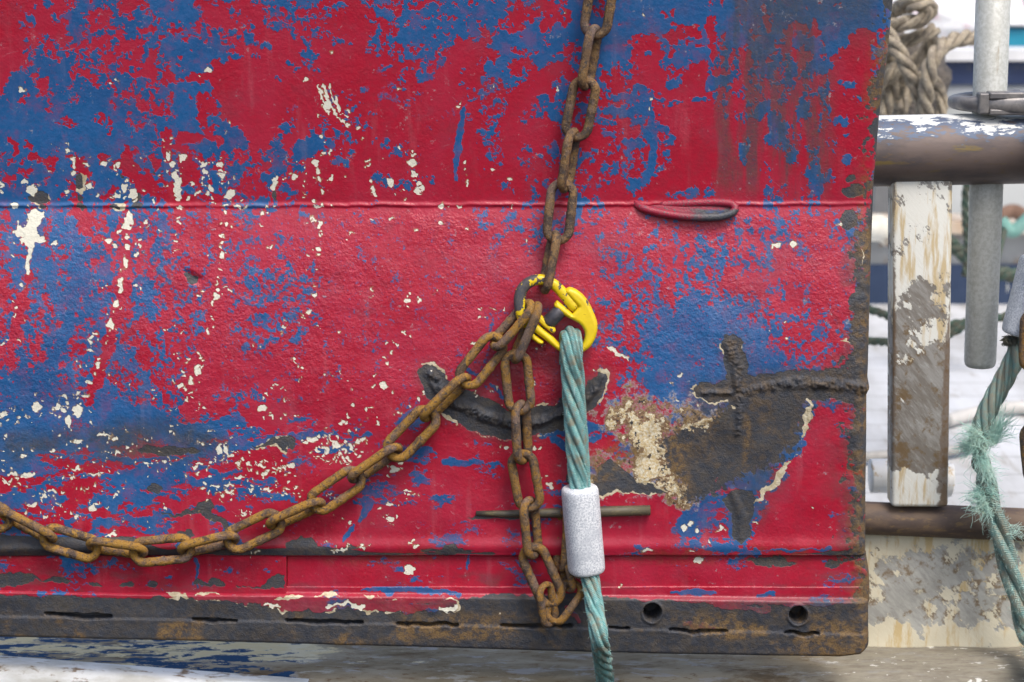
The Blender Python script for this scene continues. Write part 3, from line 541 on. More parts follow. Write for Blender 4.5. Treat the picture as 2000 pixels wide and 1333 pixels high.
def mat_rope(name, c1, c2, c3, dirt, lo, hi):
    m = NT(name); tc = m.n('ShaderNodeTexCoord'); mp = m.n('ShaderNodeMapping'); m.l(tc.outputs['UV'], mp.inputs[0])
    sx = m.n('ShaderNodeSeparateXYZ'); m.l(tc.outputs['UV'], sx.inputs[0])
    ph = m.math('ADD', m.math('MULTIPLY', sx.outputs[0], 9.0), m.math('MULTIPLY', sx.outputs[1], -250.0)); yarn = m.math('MULTIPLY_ADD', m.math('SINE', m.math('MULTIPLY', ph, 6.2832)), .5, .5)
    v = m.coords(); f = m.noise(v, 70, 5, .65); g = m.noise(v, 600, 4, .7); h = m.noise(m.coords((1, 1, .25)), 230, 4, .7)
    c = m.mix(yarn, c2, c1); c = m.mix(m.ramp(h, .5, .7), c, c3); c = m.mix(m.ramp(m.math('MULTIPLY_ADD', g, .2, f), lo, hi), c, dirt)
    return m.done(c, .85, 0, m.bump(m.math('ADD', yarn, g), .8, .0009), .2)
M['rope'] = mat_rope('teal_rope', (.27, .52, .50), (.12, .33, .33), (.44, .64, .60), (.30, .30, .23), .54, .76)
M['rope_grey'] = mat_rope('faded_teal_rope', (.27, .40, .36), (.10, .25, .25), (.38, .48, .42), (.30, .285, .22), .44, .80)
M['rope_dark'] = mat_rope('dark_green_rope', (.085, .14, .11), (.035, .07, .055), (.14, .18, .14), (.12, .12, .09), .5, .7)
M['hawser'] = mat_rope('tan_hawser', (.50, .43, .32), (.34, .28, .20), (.56, .50, .40), (.27, .23, .18), .5, .7)
M['fibre'] = simple('teal_fibre', (.60, .80, .71), (.44, .70, .62), 40, .8, c3=(.66, .74, .58))
M['core'] = simple('dark_core', (.03, .05, .05), (.05, .07, .065), 80, .9)
def mat_galv(name, c1, c2, c3, sc=420):
    m = NT(name); v = m.coords(); f = m.noise(v, sc, 5, .7); g = m.noise(m.coords((1, 1, .15)), 60, 5, .6); h = m.noise(v, 24, 4, .6)
    c = m.mix(m.ramp(f, .40, .62), c1, c2); c = m.mix(m.ramp(h, .5, .66, 0, .55), c, c2); c = m.mix(m.ramp(g, .58, .74, 0, .8), c, c3)
    return m.done(c, m.ramp(f, .3, .7, .48, .66), .10, m.bump(f, .5, .0006))
M['ferrule'] = mat_galv('cast_aluminium', (.86, .88, .90), (.46, .49, .54), (.86, .87, .88))
M['galv'] = mat_galv('galvanised_tube', (.50, .51, .48), (.40, .405, .37), (.27, .23, .16), 160)
def mat_rail():
    m = NT('chafed_rail'); v = m.coords((.35, 1, 1)); f = m.noise(v, 30, 6, .65); g = m.noise(v, 120, 5, .7); h = m.noise(m.coords((.2, 1, 1)), 60, 5, .6)
    c = m.mix(m.ramp(f, .40, .62), (.165, .125, .11), (.105, .088, .09)); c = m.mix(m.ramp(g, .56, .70), c, (.17, .12, .08)); c = m.mix(m.ramp(h, .60, .70), c, (.22, .16, .06))
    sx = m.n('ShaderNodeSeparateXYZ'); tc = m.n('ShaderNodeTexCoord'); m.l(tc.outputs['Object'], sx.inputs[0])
    up = m.math('ADD', m.math('MULTIPLY_ADD', f, .10, -.028), sx.outputs[2])                 # blue, then white, towards the top of the tube
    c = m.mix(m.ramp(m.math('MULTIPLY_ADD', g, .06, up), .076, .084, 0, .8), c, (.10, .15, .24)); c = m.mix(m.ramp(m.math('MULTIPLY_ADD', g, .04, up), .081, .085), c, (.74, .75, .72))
    return m.done(c, m.ramp(f, .3, .7, .5, .65), .15, m.bump(g, .35, .001))
M['rail'] = mat_rail()
M['rust_tube'] = simple('rusty_tube', (.085, .06, .05), (.14, .095, .065), 40, .7, c3=(.20, .13, .06), stretch=(.4, 1, 1), bump=.5)
def mat_scuff(name, lo, hi, rot, white, under, dark, rust, grad=None, edge=0):
    m = NT(name); v = m.coords(); d = m.coords((1, 1, .22), rot=(0, rot, 0)); f = m.noise(d, 75, 6, .72); g = m.noise(d, 210, 6, .72); h = m.noise(v, 17, 6, .66); k = m.noise(v, 60, 6, .68)
    c = m.mix(m.ramp(f, .40, .60), under, dark); c = m.mix(m.ramp(g, .55, .68, 0, .7), c, (.42, .42, .40)); c = m.mix(m.ramp(m.math('MULTIPLY_ADD', k, .5, m.math('MULTIPLY', h, .5)), .49, .57, 0, .9), c, rust)
    e = m.math('MULTIPLY_ADD', m.noise(d, 90, 6, .72), .45, m.math('ADD', h, -.10))
    if grad:
        tc = m.n('ShaderNodeTexCoord'); sx = m.n('ShaderNodeSeparateXYZ'); m.l(tc.outputs['Object'], sx.inputs[0])
        e = m.math('ADD', e, m.ramp(sx.outputs[2], grad[0], grad[1], 0, grad[2]))
        if len(grad) > 3: e = m.math('ADD', e, m.ramp(sx.outputs[2], grad[3], grad[4], 0, grad[5]))
    c = m.mix(m.ramp(e, lo, hi), c, m.mix(m.ramp(m.noise(m.coords((1, 1, .13)), 46, 5, .66), .50, .62, 0, .8), white, (.55, .40, .17)))
    if edge:
        tc2 = m.n('ShaderNodeTexCoord'); sx2 = m.n('ShaderNodeSeparateXYZ'); m.l(tc2.outputs['Object'], sx2.inputs[0])
        ed = m.math('ADD', m.math('ABSOLUTE', sx2.outputs[0]), m.math('MULTIPLY_ADD', k, .022, m.math('MULTIPLY', m.ramp(sx2.outputs[2], .22, -.05), .012)))
        gn = m.n('ShaderNodeNewGeometry'); sn = m.n('ShaderNodeSeparateXYZ'); m.l(gn.outputs['Normal'], sn.inputs[0]); fr_ = m.ramp(m.math('ABSOLUTE', sn.outputs[0]), .9, .6)
        c = m.mix(m.math('MULTIPLY', fr_, m.ramp(ed, edge, edge + .004, 0, .9)), c, m.mix(m.ramp(k, .4, .6), (.15, .085, .035), (.20, .16, .13)))
    return m.done(c, .55, 0, m.bump(m.math('ADD', g, m.ramp(e, lo, hi)), .5, .0012))
M['deck'] = None
def mat_deck():
    m = NT('pale_deck'); v = m.coords((1, .25, 1)); f = m.noise(v, 5, 6, .65); g = m.noise(v, 30, 5, .6)
    c = m.mix(m.ramp(f, .35, .68), (.46, .46, .45), (.66, .67, .68)); c = m.mix(m.ramp(g, .54, .70, 0, .6), c, (.34, .31, .26)); pl = m.n('ShaderNodeTexWave', wave_type='BANDS', bands_direction='Y'); m.l(m.coords(), pl.inputs[0]); pl.inputs['Scale'].default_value = 2.2; c = m.mix(m.ramp(pl.outputs[1], .05, .0, 0, .3), c, (.2, .19, .17))
    return m.done(c, .6, 0, m.bump(g, .3, .002))
M['deck'] = mat_deck()

# ------------------------------------------------------------------ shape of the trawl door
def plate_y(v):
    v = np.asarray(v, float)
    up = -(401 - np.minimum(v, 401))*math.tan(math.radians(4.5))
    t = np.clip(v - 401, 0, 400); a = math.tan(math.radians(13))
    return (up - a*(t - t*t/800.0))*PX          # metres, towards the viewer is negative
def Yat(v): return float(plate_y(v))
def on(u, v, out=0.0):
    """a point out photo pixels in front of the door face"""
    return at(u, v, Yat(v) - out*PX)

def face(name, us, vs, ufun, base, mat, parent, skirt, extra=None, roll=None, label=None):
    """a dense sheet of the door's face; us run 0..1, ufun(v) gives the left and right end; skirt folds its border back"""
    V, S = np.meshgrid(vs, us, indexing='ij')
    lo, hi = ufun(V); U = lo + (hi - lo)*S
    W = wear(U, V); H = relief(U, V) + (extra(U, V) if extra else 0)
    a = (U - 1000.0)*K; b = (V - 666.5)*K; dy = cp - b*sp; dz = -sp - b*cp
    Y0 = plate_y(V) - base(U, V)*PX; t = (Y0 - CAM.y)/dy
    X = CAM.x + a*t; Z = CAM.z + dz*t; Y = Y0 - H*PX
    if roll:
        q = np.clip((U - (hi - roll))/roll, 0, 1); Y = Y + (1 - np.sqrt(np.clip(1 - q*q, 0, 1)))*roll*.85*PX
    P = np.stack([X, Y, Z], -1)
    # fold the border back
    def back(row, k): r = row.copy(); r[..., 1] += k*PX; return r
    pad = lambda A: np.concatenate([A[:1], A, A[-1:]], 0)
    P = np.concatenate([back(P[:1], skirt), P, back(P[-1:], skirt)], 0)
    P = np.concatenate([back(P[:, :1], skirt), P, back(P[:, -1:], skirt)], 1)
    P[0, :, 1] = np.maximum(P[0, :, 1], P[1, :, 1]); 
    W = [np.concatenate([A[:, :1], A, A[:, -1:]], 1) for A in map(pad, W)]
    W[3][:, -1] = np.maximum(W[3][:, -1], .6); W[2][:, -1] = 1.0
    n, k = P.shape[:2]
    idx = np.arange(n*k).reshape(n, k)
    q = np.stack([idx[:-1, :-1], idx[1:, :-1], idx[1:, 1:], idx[:-1, 1:]], -1).reshape(-1, 4)
    me = bpy.data.meshes.new(name); me.vertices.add(n*k); me.vertices.foreach_set('co', P.astype(np.float32).ravel())
    me.loops.add(q.size); me.loops.foreach_set('vertex_index', q.astype(np.int32).ravel())
    me.polygons.add(len(q)); me.polygons.foreach_set('loop_start', np.arange(0, q.size, 4, dtype=np.int32))
    try: me.polygons.foreach_set('loop_total', np.full(len(q), 4, dtype=np.int32))
    except Exception: pass
    me.update(calc_edges=True); me.polygons.foreach_set('use_smooth', np.ones(len(q), bool))
    for nm, ch in (('wear_a', W[:4]), ('wear_b', W[4:])):
        at_ = me.color_attributes.new(nm, 'FLOAT_COLOR', 'POINT'); at_.data.foreach_set('color', np.stack(ch, -1).astype(np.float32).ravel())
    me.materials.append(mat); o = bpy.data.objects.new(name, me); COL.objects.link(o); put(o, parent)
    if label: o['label'] = label
    return o
base_pt = at(1000, 1280, Yat(1280))
door = empty('trawl_door', base_pt, 'big steel trawl door with worn red and blue paint, standing on the ledge', 'trawl door')
DU = 2.0
face('face_plate', np.linspace(0, 1, 980), np.arange(-120, 1087, DU), lambda V: (-220 + 0*V, edge_u(V)), lambda U, V: 0*V, M['paint'], door, 40, roll=26)
# rail plate along the foot: a proud length on the left, a lower one on the right
face('foot_plate', np.linspace(0, 1, 392), np.arange(1080, 1168, DU), lambda V: (-220 + 0*V, 559 + 0*V), lambda U, V: -2 + 0*V, M['paint'], door, 16)
face('foot_plate', np.linspace(0, 1, 570), np.arange(1080, 1178, DU), lambda V: (561 + 0*V, edge_u(V)), lambda U, V: -9 + 0*V, M['paint'], door, 30, roll=14)
HOLES = [(1273.6, 1196.5, 17), (1559.5, 1201.6, 17)]
SLOTS = [(91,215,1201,5),(378,460,1210,4),(560,706,1213,4),(777,892,1218,4),(980,1115,1222,4),(1190,1227,1226,3),(1310,1418,1232,4),(1534,1597,1236,3.5)]
def shoe_extra(U, V):
    h = np.zeros(U.shape, np.float32); w = fbm(U, V, 24, 3, 3) - .5
    sl = np.interp(U, [-220, 0, 800, 1700], [1200, 1202, 1218, 1238]); h += 2.5*sm(V, sl-2, sl+5)
    for a, b, c, r in SLOTS:
        d = np.full(U.shape, -99, np.float32); stroke(U, V + w*9, d, [(a, c, r*.6), ((a+b)/2, c+2, r), (b, c+3, r*.7)], 8); h -= 22*sm(d, -1.2, 1.0)
    for a, b, r in HOLES:
        d = r - np.hypot(U-a, V-b) + w*5; h -= 60*sm(d, -1.0, 1.0); h += 2.5*sm(np.abs(d+3), 5, 0)*(d < 0)
    tp = np.interp(U, [-220, 0, 300, 1000, 1700], [1153, 1154, 1160, 1166, 1174]); h -= 10*sm(V, tp+5, tp-3)
    return h + w*2.5
bot = lambda U: np.interp(U, [-220, 0, 400, 800, 1300, 1640, 1680, 1700], [1241, 1245, 1254, 1265, 1279, 1284, 1279, 1264])
sh_v = np.linspace(0, 1, 80)
class _S: pass
def shoe_face():
    # rows follow the sloping lower edge
    us = np.linspace(-220, 1699, 960)
    def warp(V):  # V carries 0..1
        return V
    global edge_u
    S, Uu = np.meshgrid(sh_v, us, indexing='ij'); Vv = 1150 + (bot(Uu) - 1150)*S
    W = wear(Uu, Vv); H = relief(Uu, Vv)*.5 + shoe_extra(Uu, Vv)
    e = np.clip((Uu - 1676)/23, 0, 1); H = H - (1 - np.sqrt(np.clip(1 - e*e, 0, 1)))*20
    eb = np.clip((Vv - (bot(Uu) - 7))/7, 0, 1); H = H - (1 - np.sqrt(np.clip(1 - eb*eb, 0, 1)))*7
    a = (Uu - 1000.0)*K; b = (Vv - 666.5)*K; dy = cp - b*sp; dz = -sp - b*cp
    Y0 = plate_y(Vv) - 4*PX; t = (Y0 - CAM.y)/dy
    P = np.stack([CAM.x + a*t, Y0 - H*PX, CAM.z + dz*t], -1)
    def back(r, k): r = r.copy(); r[..., 1] += k*PX; return r
    P = np.concatenate([back(P[:1], 14), P, back(P[-1:], 34)], 0); P = np.concatenate([back(P[:, :1], 34), P, back(P[:, -1:], 34)], 1)
    pd = lambda A: np.concatenate([A[:1], A, A[-1:]], 0)
    W = [np.concatenate([A[:, :1], A, A[:, -1:]], 1) for A in map(pd, W)]
    n, k = P.shape[:2]; idx = np.arange(n*k).reshape(n, k)
    q = np.stack([idx[:-1, :-1], idx[1:, :-1], idx[1:, 1:], idx[:-1, 1:]], -1).reshape(-1, 4)
    me = bpy.data.meshes.new('shoe'); me.from_pydata([], [], []); me.vertices.add(n*k); me.vertices.foreach_set('co', P.astype(np.float32).ravel())
    me.loops.add(q.size); me.loops.foreach_set('vertex_index', q.astype(np.int32).ravel()); me.polygons.add(len(q)); me.polygons.foreach_set('loop_start', np.arange(0, q.size, 4, dtype=np.int32))
    me.update(calc_edges=True); me.polygons.foreach_set('use_smooth', np.ones(len(q), bool))
    for nm, ch in (('wear_a', W[:4]), ('wear_b', W[4:])):
        c = me.color_attributes.new(nm, 'FLOAT_COLOR', 'POINT'); c.data.foreach_set('color', np.stack(ch, -1).astype(np.float32).ravel())
    me.materials.append(M['paint']); o = bpy.data.objects.new('shoe', me); COL.objects.link(o); put(o, door); o['label'] = 'dark bare steel shoe with slots and bolt holes'
shoe_face()
# bent lug welded on the seam, and the welded round bar lower down
mb = MB(); ptsl = [on(*p) for p in ((1240,396,-6),(1258,408,6),(1300,418,10),(1350,424,12),(1400,424,13),(1428,417,13),(1436,407,12),(1426,398,8),(1390,396,3),(1340,398,0),(1290,400,-4))]
sweep(mb, smooth_path(ptsl, 60), [(8*PX, 8*PX)]*60, 14)
def mat_lug():
    m = NT('lug_paint'); v = m.coords(); f = m.noise(v, 60, 5, .65); g = m.noise(v, 300, 4, .65); tc = m.n('ShaderNodeTexCoord'); sx = m.n('ShaderNodeSeparateXYZ'); m.l(tc.outputs['Object'], sx.inputs[0])
    c = m.mix(m.ramp(g, .4, .6), (.05, .056, .068), (.085, .085, .09)); c = m.mix(m.ramp(f, .58, .64), c, (.03, .06, .13))
    lf = m.ramp(m.math('MULTIPLY_ADD', f, .10, sx.outputs[0]), .335, .285); zt = at(1350, 408, Yat(408)).z
    hi_ = m.math('MULTIPLY', m.ramp(m.math('MULTIPLY_ADD', f, .01, sx.outputs[2]), zt + .004, zt + .007), m.ramp(sx.outputs[0], .345, .325))
    c = m.mix(m.math('MULTIPLY', m.math('MAXIMUM', lf, hi_), m.ramp(g, .68, .52)), c, (.30, .014, .04))
    return m.done(c, .42, 0, m.bump(m.math('ADD', g, f), .5, .002))
M['lug'] = mat_lug()
wp = [on(1262,403,4), on(1300,399,3), on(1360,397,4), on(1415,398,6), on(1432,407,8), on(1415,420,8), on(1360,424,7), on(1300,418,6), on(1264,409,4)]; mb.add(wp + [on(1350,409,6)], [(i, (i+1) % 9, 9) for i in range(9)])
lug = mb.build('lug', M['lug'], door); lug['label'] = 'bent round bar lug with half its paint gone'
mb = MB(); sweep(mb, [on(930,1003,0), on(985,1004,2), on(1052,1003,6), on(1130,1001,8), on(1200,999,8), on(1270,997,8)], [5*PX, 7*PX, 9*PX, 10.5*PX, 10.5*PX, 10*PX], 14)
M['bar'] = simple('bare_bar', (.10, .085, .05), (.06, .052, .042), 60, .55, c3=(.19, .15, .07), stretch=(.3, 1, 1))
mb.build('welded_bar', M['bar'], door)
# back of the door, so that it stays solid from the side
mb = MB(); p0 = at(-220, -120, 0); p1 = at(1690, 1240, 0)
box(mb, (p0.x, .012, p1.z), (p1.x - .01, .026, at(0, -120, 0).z)); mb.build('back_plate', M['sleeve'], door, smooth=False)
# ------------------------------------------------------------------ chains
def link_mesh(name, L, W, r, seed):
    """a chain link, long axis z, flat side facing y; L and W are outer sizes"""
    rg = random.Random(seed); R = W/2 - r; h = L/2 - W/2; pts = []
    for i in range(13):
        a = math.pi*i/12; pts.append((R*math.cos(a), 0, h + R*math.sin(a)*1.02))
    for i in range(1, 6): pts.append((-R, 0, h - 2*h*i/6))
    for i in range(13):
        a = math.pi + math.pi*i/12; pts.append((R*math.cos(a), 0, -h + R*math.sin(a)*1.02))
    for i in range(1, 12): pts.append((R, 0, -h + 2*h*i/12))
    rad = []
    for i, p in enumerate(pts):
        k = 1 + rg.uniform(-.045, .045)
        if p[0] == R and abs(p[2]) < h*.15: k *= 1.10                 # the butt weld
        if abs(p[2]) > h + R*.7: k *= .93                               # wear where the links bear
        rad.append(r*k)
    mb = MB(); sweep(mb, pts, rad, 14, up=(0, 1, 0), closed=True)
    o = mb.build(name, None); me = o.data; bpy.data.objects.remove(o); return me
LW, LR = 60*PX, 8.8*PX
LINKS = [link_mesh('link', 128*PX, LW, LR, s) for s in range(4)]
def link(parent, P0, P1, roll, mat, k):
    """a link whose outer ends lie at P0 and P1, turned by roll degrees about its length (0 = flat to the viewer)"""
    z = (P1 - P0); L = z.length; z.normalize(); y = Vector((0, -1, 0)); y = (y - z*y.dot(z)).normalized(); x = y.cross(z)
    a = math.radians(roll); y2 = y*math.cos(a) + x*math.sin(a); x2 = y2.cross(z)
    me = LINKS[k % 4]
    key = me.name + mat.name
    m2 = bpy.data.meshes.get(key)
    if m2 is None: m2 = me.copy(); m2.name = key; m2.materials.clear(); m2.materials.append(mat)
    o = bpy.data.objects.new('link', m2); COL.objects.link(o); s = L/(128*PX); s2 = (1 + s)/2
    Mx = Matrix((( x2.x, y2.x, z.x), (x2.y, y2.y, z.y), (x2.z, y2.z, z.z))).to_4x4() @ Matrix.Diagonal((s2, s2, s, 1))
    o.matrix_world = Matrix.Translation((P0 + P1)/2) @ Mx
    if parent is not None:
        o.parent = parent; o.location = o.location - parent.location
    return o
OUT = 33
def chain(label, rows, mat, anchor):
    t = empty('chain', anchor, label, 'chain', 'rusty chain lengths on the trawl door')
    for k, (a, b, c, d, roll, *o) in enumerate(rows):
        o0, o1 = (o + [OUT, OUT])[:2] if o else (OUT, OUT)
        link(t, on(a, b, o0), on(c, d, o1), roll, mat, k)
    return t
chain('greyish brown chain hanging straight down from above to the top of the yellow coupling',
      [(1201,-258,1180,-130,0),(1193,-156,1172,-28,65),(1181,-56,1159,78,0),(1163,47,1141,178,66),(1147,148,1121,277,0),(1121,249,1101,378,68),(1101,349,1087,479,0),(1086,449,1062,576,100)], M['chain_a'], on(1062, 576, OUT))
chain('ochre rusty chain sagging from the coupling down to the left edge of the picture',
      [(1042,588,960,682,108,50,34),(980,654,900,756,5),(917,731,823,823,62),(851,799,757,896,0),(785,869,681,941,60),(710,922,604,994,5),(635,978,520,1029,58),(555,1010,438,1066,0),(468,1048,346,1077,52),(382,1069,252,1081,-5),(290,1079,167,1062,50),(198,1079,77,1043,0),(112,1057,-4,998,55),(26,1027,-92,964,0),(-62,985,-175,915,55)], M['chain_b'], on(252, 1081, OUT))
chain('dark brown chain looping down from the coupling and back up behind the metal ferrule',
      [(1054,590,1002,710,97,54,34),(1005,682,1018,812,2),(1016,781,1022,908,60),(1016,878,1038,1001,-4),(1031,970,1043,1093,60),(1031,1062,1086,1186,6),(1062,1138,1076,1224,52,52,44),(1072,1216,1131,1136,30,46,30),(1116,1158,1098,1092,64,34,18),(1094,1118,1102,992,70,14,12)], M['chain_c'], on(1076, 1224, OUT))

# ------------------------------------------------------------------ yellow coupling link
def hz(x, y, o=34): return on(900 + x/4.76, 480 + y/4.76, o)
q = PX/4.76
cpl = empty('coupling_link', hz(880, 640), 'yellow two part coupling link joining the chains to the teal rope', 'coupling link')
def half(parts, name, mat, label=None):
    mb = MB()
    for pts, rad, n, sup in parts:
        P = smooth_path([hz(*p) for p in pts], n); m = len(rad); R = []
        for i in range(n):
            t = i/(n-1)*(m-1); k = min(int(t), m-2); f = t-k; a, b = rad[k], rad[k+1]
            R.append(((a[0] + (b[0]-a[0])*f)*q, (a[1] + (b[1]-a[1])*f)*q))
        R[0] = (R[0][0]*.8, R[0][1]*.8); R[-1] = (R[-1][0]*.8, R[-1][1]*.8)
        sweep(mb, P, R, 20, up=(0, -1, 0), sup=sup)
    o = mb.build(name, mat, cpl)
    if label: o['label'] = label
    return o
half([([(1070,590),(1010,520),(950,445),(870,365),(760,318),(650,335),(575,400),(548,490),(556,590),(590,680),(640,735)], [(46,46),(48,48),(50,50),(50,52),(48,50),(50,52),(52,54),(54,56),(56,58),(60,60),(60,60)], 46, 2.5)], 'link_half', M['yellow_ring'], 'half with yellow paint mostly chipped off to dark metal')
def plate_part(name, pts, depth, rad, mat, label=None, mid=34):
    """a forged piece: an outline in the coupling's plane swelling to the given half depth, rounded within rad of the rim"""
    st = 4.0; xs = np.arange(min(p[0] for p in pts)-8, max(p[0] for p in pts)+8, st); ys = np.arange(min(p[1] for p in pts)-8, max(p[1] for p in pts)+8, st)
    Xg, Yg = np.meshgrid(xs, ys); sd = np.full(Xg.shape, -99.0, np.float32); poly(Xg, Yg, sd, pts, 90); gy, gx = np.gradient(sd, st)
    cell = np.maximum.reduce([sd[:-1,:-1], sd[1:,:-1], sd[1:,1:], sd[:-1,1:]]) > 0
    neg = sd < 0; gl = np.maximum(np.hypot(gx, gy), .3); Xg = np.where(neg, Xg - sd*gx/gl, Xg); Yg = np.where(neg, Yg - sd*gy/gl, Yg)
    t_ = np.clip(sd/rad, 0, 1); hgt = depth*(.36 + .64*np.sqrt(1 - (1-t_)**2)); hgt = np.where(neg, 0, hgt)
    idx = {}; vs = []; fs = []
    def vid(i, j, sgn):
        k = (i, j, 0 if hgt[i, j] <= 0 else sgn)
        if k not in idx:
            idx[k] = len(vs); vs.append(hz(float(Xg[i, j]), float(Yg[i, j]), mid) + Vector((0, -sgn*float(hgt[i, j])*q, 0)))
        return idx[k]
    for i, j in zip(*np.nonzero(cell)):
        i, j = int(i), int(j)
        fs.append((vid(i,j,1), vid(i+1,j,1), vid(i+1,j+1,1), vid(i,j+1,1))); fs.append((vid(i,j,-1), vid(i,j+1,-1), vid(i+1,j+1,-1), vid(i+1,j,-1)))
    o = mesh_obj(name, vs, fs, mat, cpl)
    if label: o['label'] = label
    return o
def curve2(pts, n):
    return [(p.x, p.y) for p in smooth_path([(x, y, 0) for x, y in pts], n)]
out2 = [(985,395),(1010,386)] + curve2([(1045,395),(1100,425),(1170,495),(1222,590),(1262,690),(1272,765),(1250,860),(1200,940),(1125,992),(1035,1008),(940,992),(850,930),(770,862),(690,805)], 34) + [(652,772),(700,712)] + curve2([(715,724),(770,772),(850,838),(915,905),(980,940),(1060,945),(1120,915),(1148,865),(1150,795),(1112,732),(1050,692),(990,662),(930,622),(885,585)], 34) + [(866,562),(866,542),(888,512),(905,514),(980,575),(1036,628),(1092,562),(1045,512),(978,440),(970,415)]
plate_part('link_half', out2, 58, 38, M['yellow'], 'clean bright yellow half with raised lettering')
plate_part('fork_prong', [(684,648),(708,632),(742,640),(800,695),(880,768),(884,790),(866,810),(845,808),(770,752),(700,690)], 56, 22, M['yellow'])
plate_part('fork_prong', [(636,795),(660,790),(700,835),(768,885),(770,902),(748,915),(715,906),(660,866),(634,825)], 56, 22, M['yellow'])
mb = MB(); a, b = hz(1075, 470), hz(670, 845); sweep(mb, [a, b], 22*q, 16); mb.build('pin', M['sleeve'], cpl)
mb = MB(); a, b = hz(930, 598), hz(800, 728); sweep(mb, [a, a.lerp(b, .08), a.lerp(b, .92), b], [60*q, 68*q, 68*q, 60*q], 24); mb.build('sleeve', M['sleeve'], cpl)
for cx, cy, rr in ((838, 362, 20), (590, 655, 22)):
    mb = MB(); sweep(mb, [hz(cx + rr*math.cos(t), cy + rr*math.sin(t), 34 + 51/4.76) for t in [2*math.pi*k/20 for k in range(20)]], 6*q, 8, closed=True)
    mb.build('embossed_ring', M['yellow_worn'], cpl)
def letters(txt, u, v, size, rot, out, mat, parent, name='raised_lettering'):
    cu = bpy.data.curves.new(name, 'FONT'); cu.body = txt; cu.size = size; cu.extrude = size*.05; cu.bevel_depth = size*.02; cu.align_x = 'CENTER'; cu.align_y = 'CENTER'
    tmp = bpy.data.objects.new(name, cu); COL.objects.link(tmp); dg = bpy.context.evaluated_depsgraph_get(); me = bpy.data.meshes.new_from_object(tmp.evaluated_get(dg))
    bpy.data.objects.remove(tmp); o = bpy.data.objects.new(name, me); COL.objects.link(o); me.materials.clear(); me.materials.append(mat)
    o.rotation_euler = (math.radians(90), math.radians(rot), 0); o.location = on(u, v, out); put(o, parent); return o
M['yellow_mark'] = simple('yellow_raised', (.60, .40, .012), (.66, .46, .012), 60, .35)
for ch, x, y, r in (('G', 1150, 655, 62), ('-', 1172, 693, 70), ('1', 1184, 722, 78), ('3', 1196, 758, 82), ('-', 1200, 796, 88), ('8', 1198, 830, 95)):
    letters(ch, 900 + x/4.76, 480 + y/4.76, 52*q, r, 34 + 52/4.76, M['yellow_mark'], cpl)

# ------------------------------------------------------------------ ropes
def rope(name, pts, R, mat, parent, lay, n=160, strands=6, seg=10, hand=1, core=None, r_var=None):
    """laid rope: helical strands round a path; lay = metres per full turn"""
    P, T, N, B = frames(smooth_path(pts, n)); s = 0.0; rs = R/3 if strands == 6 else R*.48; rc = R - rs; mb = MB()
    S = [0.0]
    for i in range(1, n): S.append(S[-1] + (P[i]-P[i-1]).length)
    for k in range(strands):
        path = []
        for i in range(n):
            a = 2*math.pi*(k/strands + hand*S[i]/lay); rr = rc*(r_var(i/(n-1)) if r_var else 1); path.append(P[i] + N[i]*(math.cos(a)*rr) + B[i]*(math.sin(a)*rr))
        sweep(mb, path, rs*1.04, seg)
    sweep(mb, P, rc*.8, 8)
    return mb.build(name, mat, parent)
def fuzz(name, pts, R, count, ln, mat, parent, seed, wd=.00022, droop=.3, spread=1.0):
    """loose fibres standing off a rope"""
    rg = random.Random(seed); P, T, N, B = frames(smooth_path(pts, 80)); mb = MB()
    for _ in range(count):
        i = rg.randrange(1, 79); a = rg.uniform(0, 2*math.pi); d = N[i]*math.cos(a) + B[i]*math.sin(a)
        p = P[i] + d*R*rg.uniform(.8, 1.0); g = (d*spread + T[i]*rg.uniform(-1.1, 1.1) + Vector((rg.uniform(-.4, .4), rg.uniform(-.4, .4), rg.uniform(-.4, .4)))).normalized()
        l = ln*rg.uniform(.4, 1.0); q1 = p + g*l*.5; g2 = (g + Vector((rg.uniform(-.5, .5), rg.uniform(-.5, .5), -droop + rg.uniform(-.5, .5)))).normalized(); q2 = q1 + g2*l*.5
        sweep(mb, [p, q1, q2], [wd, wd, wd*.6], 3, cap=False)
    return mb.build(name, mat, parent)
LEDGE_Z = at(1850, 1266, .17).z; LEDGE_Y = at_z(1000, 1322, LEDGE_Z).y     # top and front edge of the ledge
sl = empty('rope_sling', on(1185, 1400, 40), 'teal wire rope hanging from the yellow coupling with a grey metal ferrule', 'rope')
front = [on(1114, 712, 8), on(1113, 680, 10), on(1114, 661, 20), on(1115, 660, 36), on(1116, 676, 50), on(1117, 700, 52), on(1118, 740, 44), on(1122, 800, 42), on(1127, 880, 40), on(1134, 965, 40)]
rope('rope', front, 22*PX, M['rope'], sl, 300*PX, 150, hand=-1)
rearp = [on(1116, 690, 10), on(1124, 720, 22), on(1128, 800, 22), on(1134, 880, 24), on(1138, 965, 34)]
rope('rope', rearp, 17*PX, M['rope'], sl, 330*PX, 90, hand=-1)
tail = [on(1146, 1085, 40), on(1153, 1130, 52), on(1162, 1190, 74), on(1172, 1255, 98), at(1182, 1328, LEDGE_Y - .022), at(1193, 1420, LEDGE_Y - .034), at(1200, 1620, LEDGE_Y - .03)]
rope('rope', tail, 18.5*PX, M['rope'], sl, 300*PX, 170, hand=-1)
f0, f1 = on(1132, 951, 42), on(1146, 1118, 42)
def ferrule(a, b, r, parent, name='ferrule'):
    mb = MB(); d = (b - a)
    sweep(mb, [a + d*t for t in (0, .012, .035, .08, .3, .6, .92, .965, .988, 1)], [r*k for k in (.84, .93, .985, 1, 1.005, 1.0, 1.01, .99, .94, .86)], 40, up=(.35, -1, 0), sup=2.5); return mb.build(name, M['ferrule'], parent)
ferrule(f0, f1, 35*PX, sl)
mb = MB(); rg = random.Random(4)
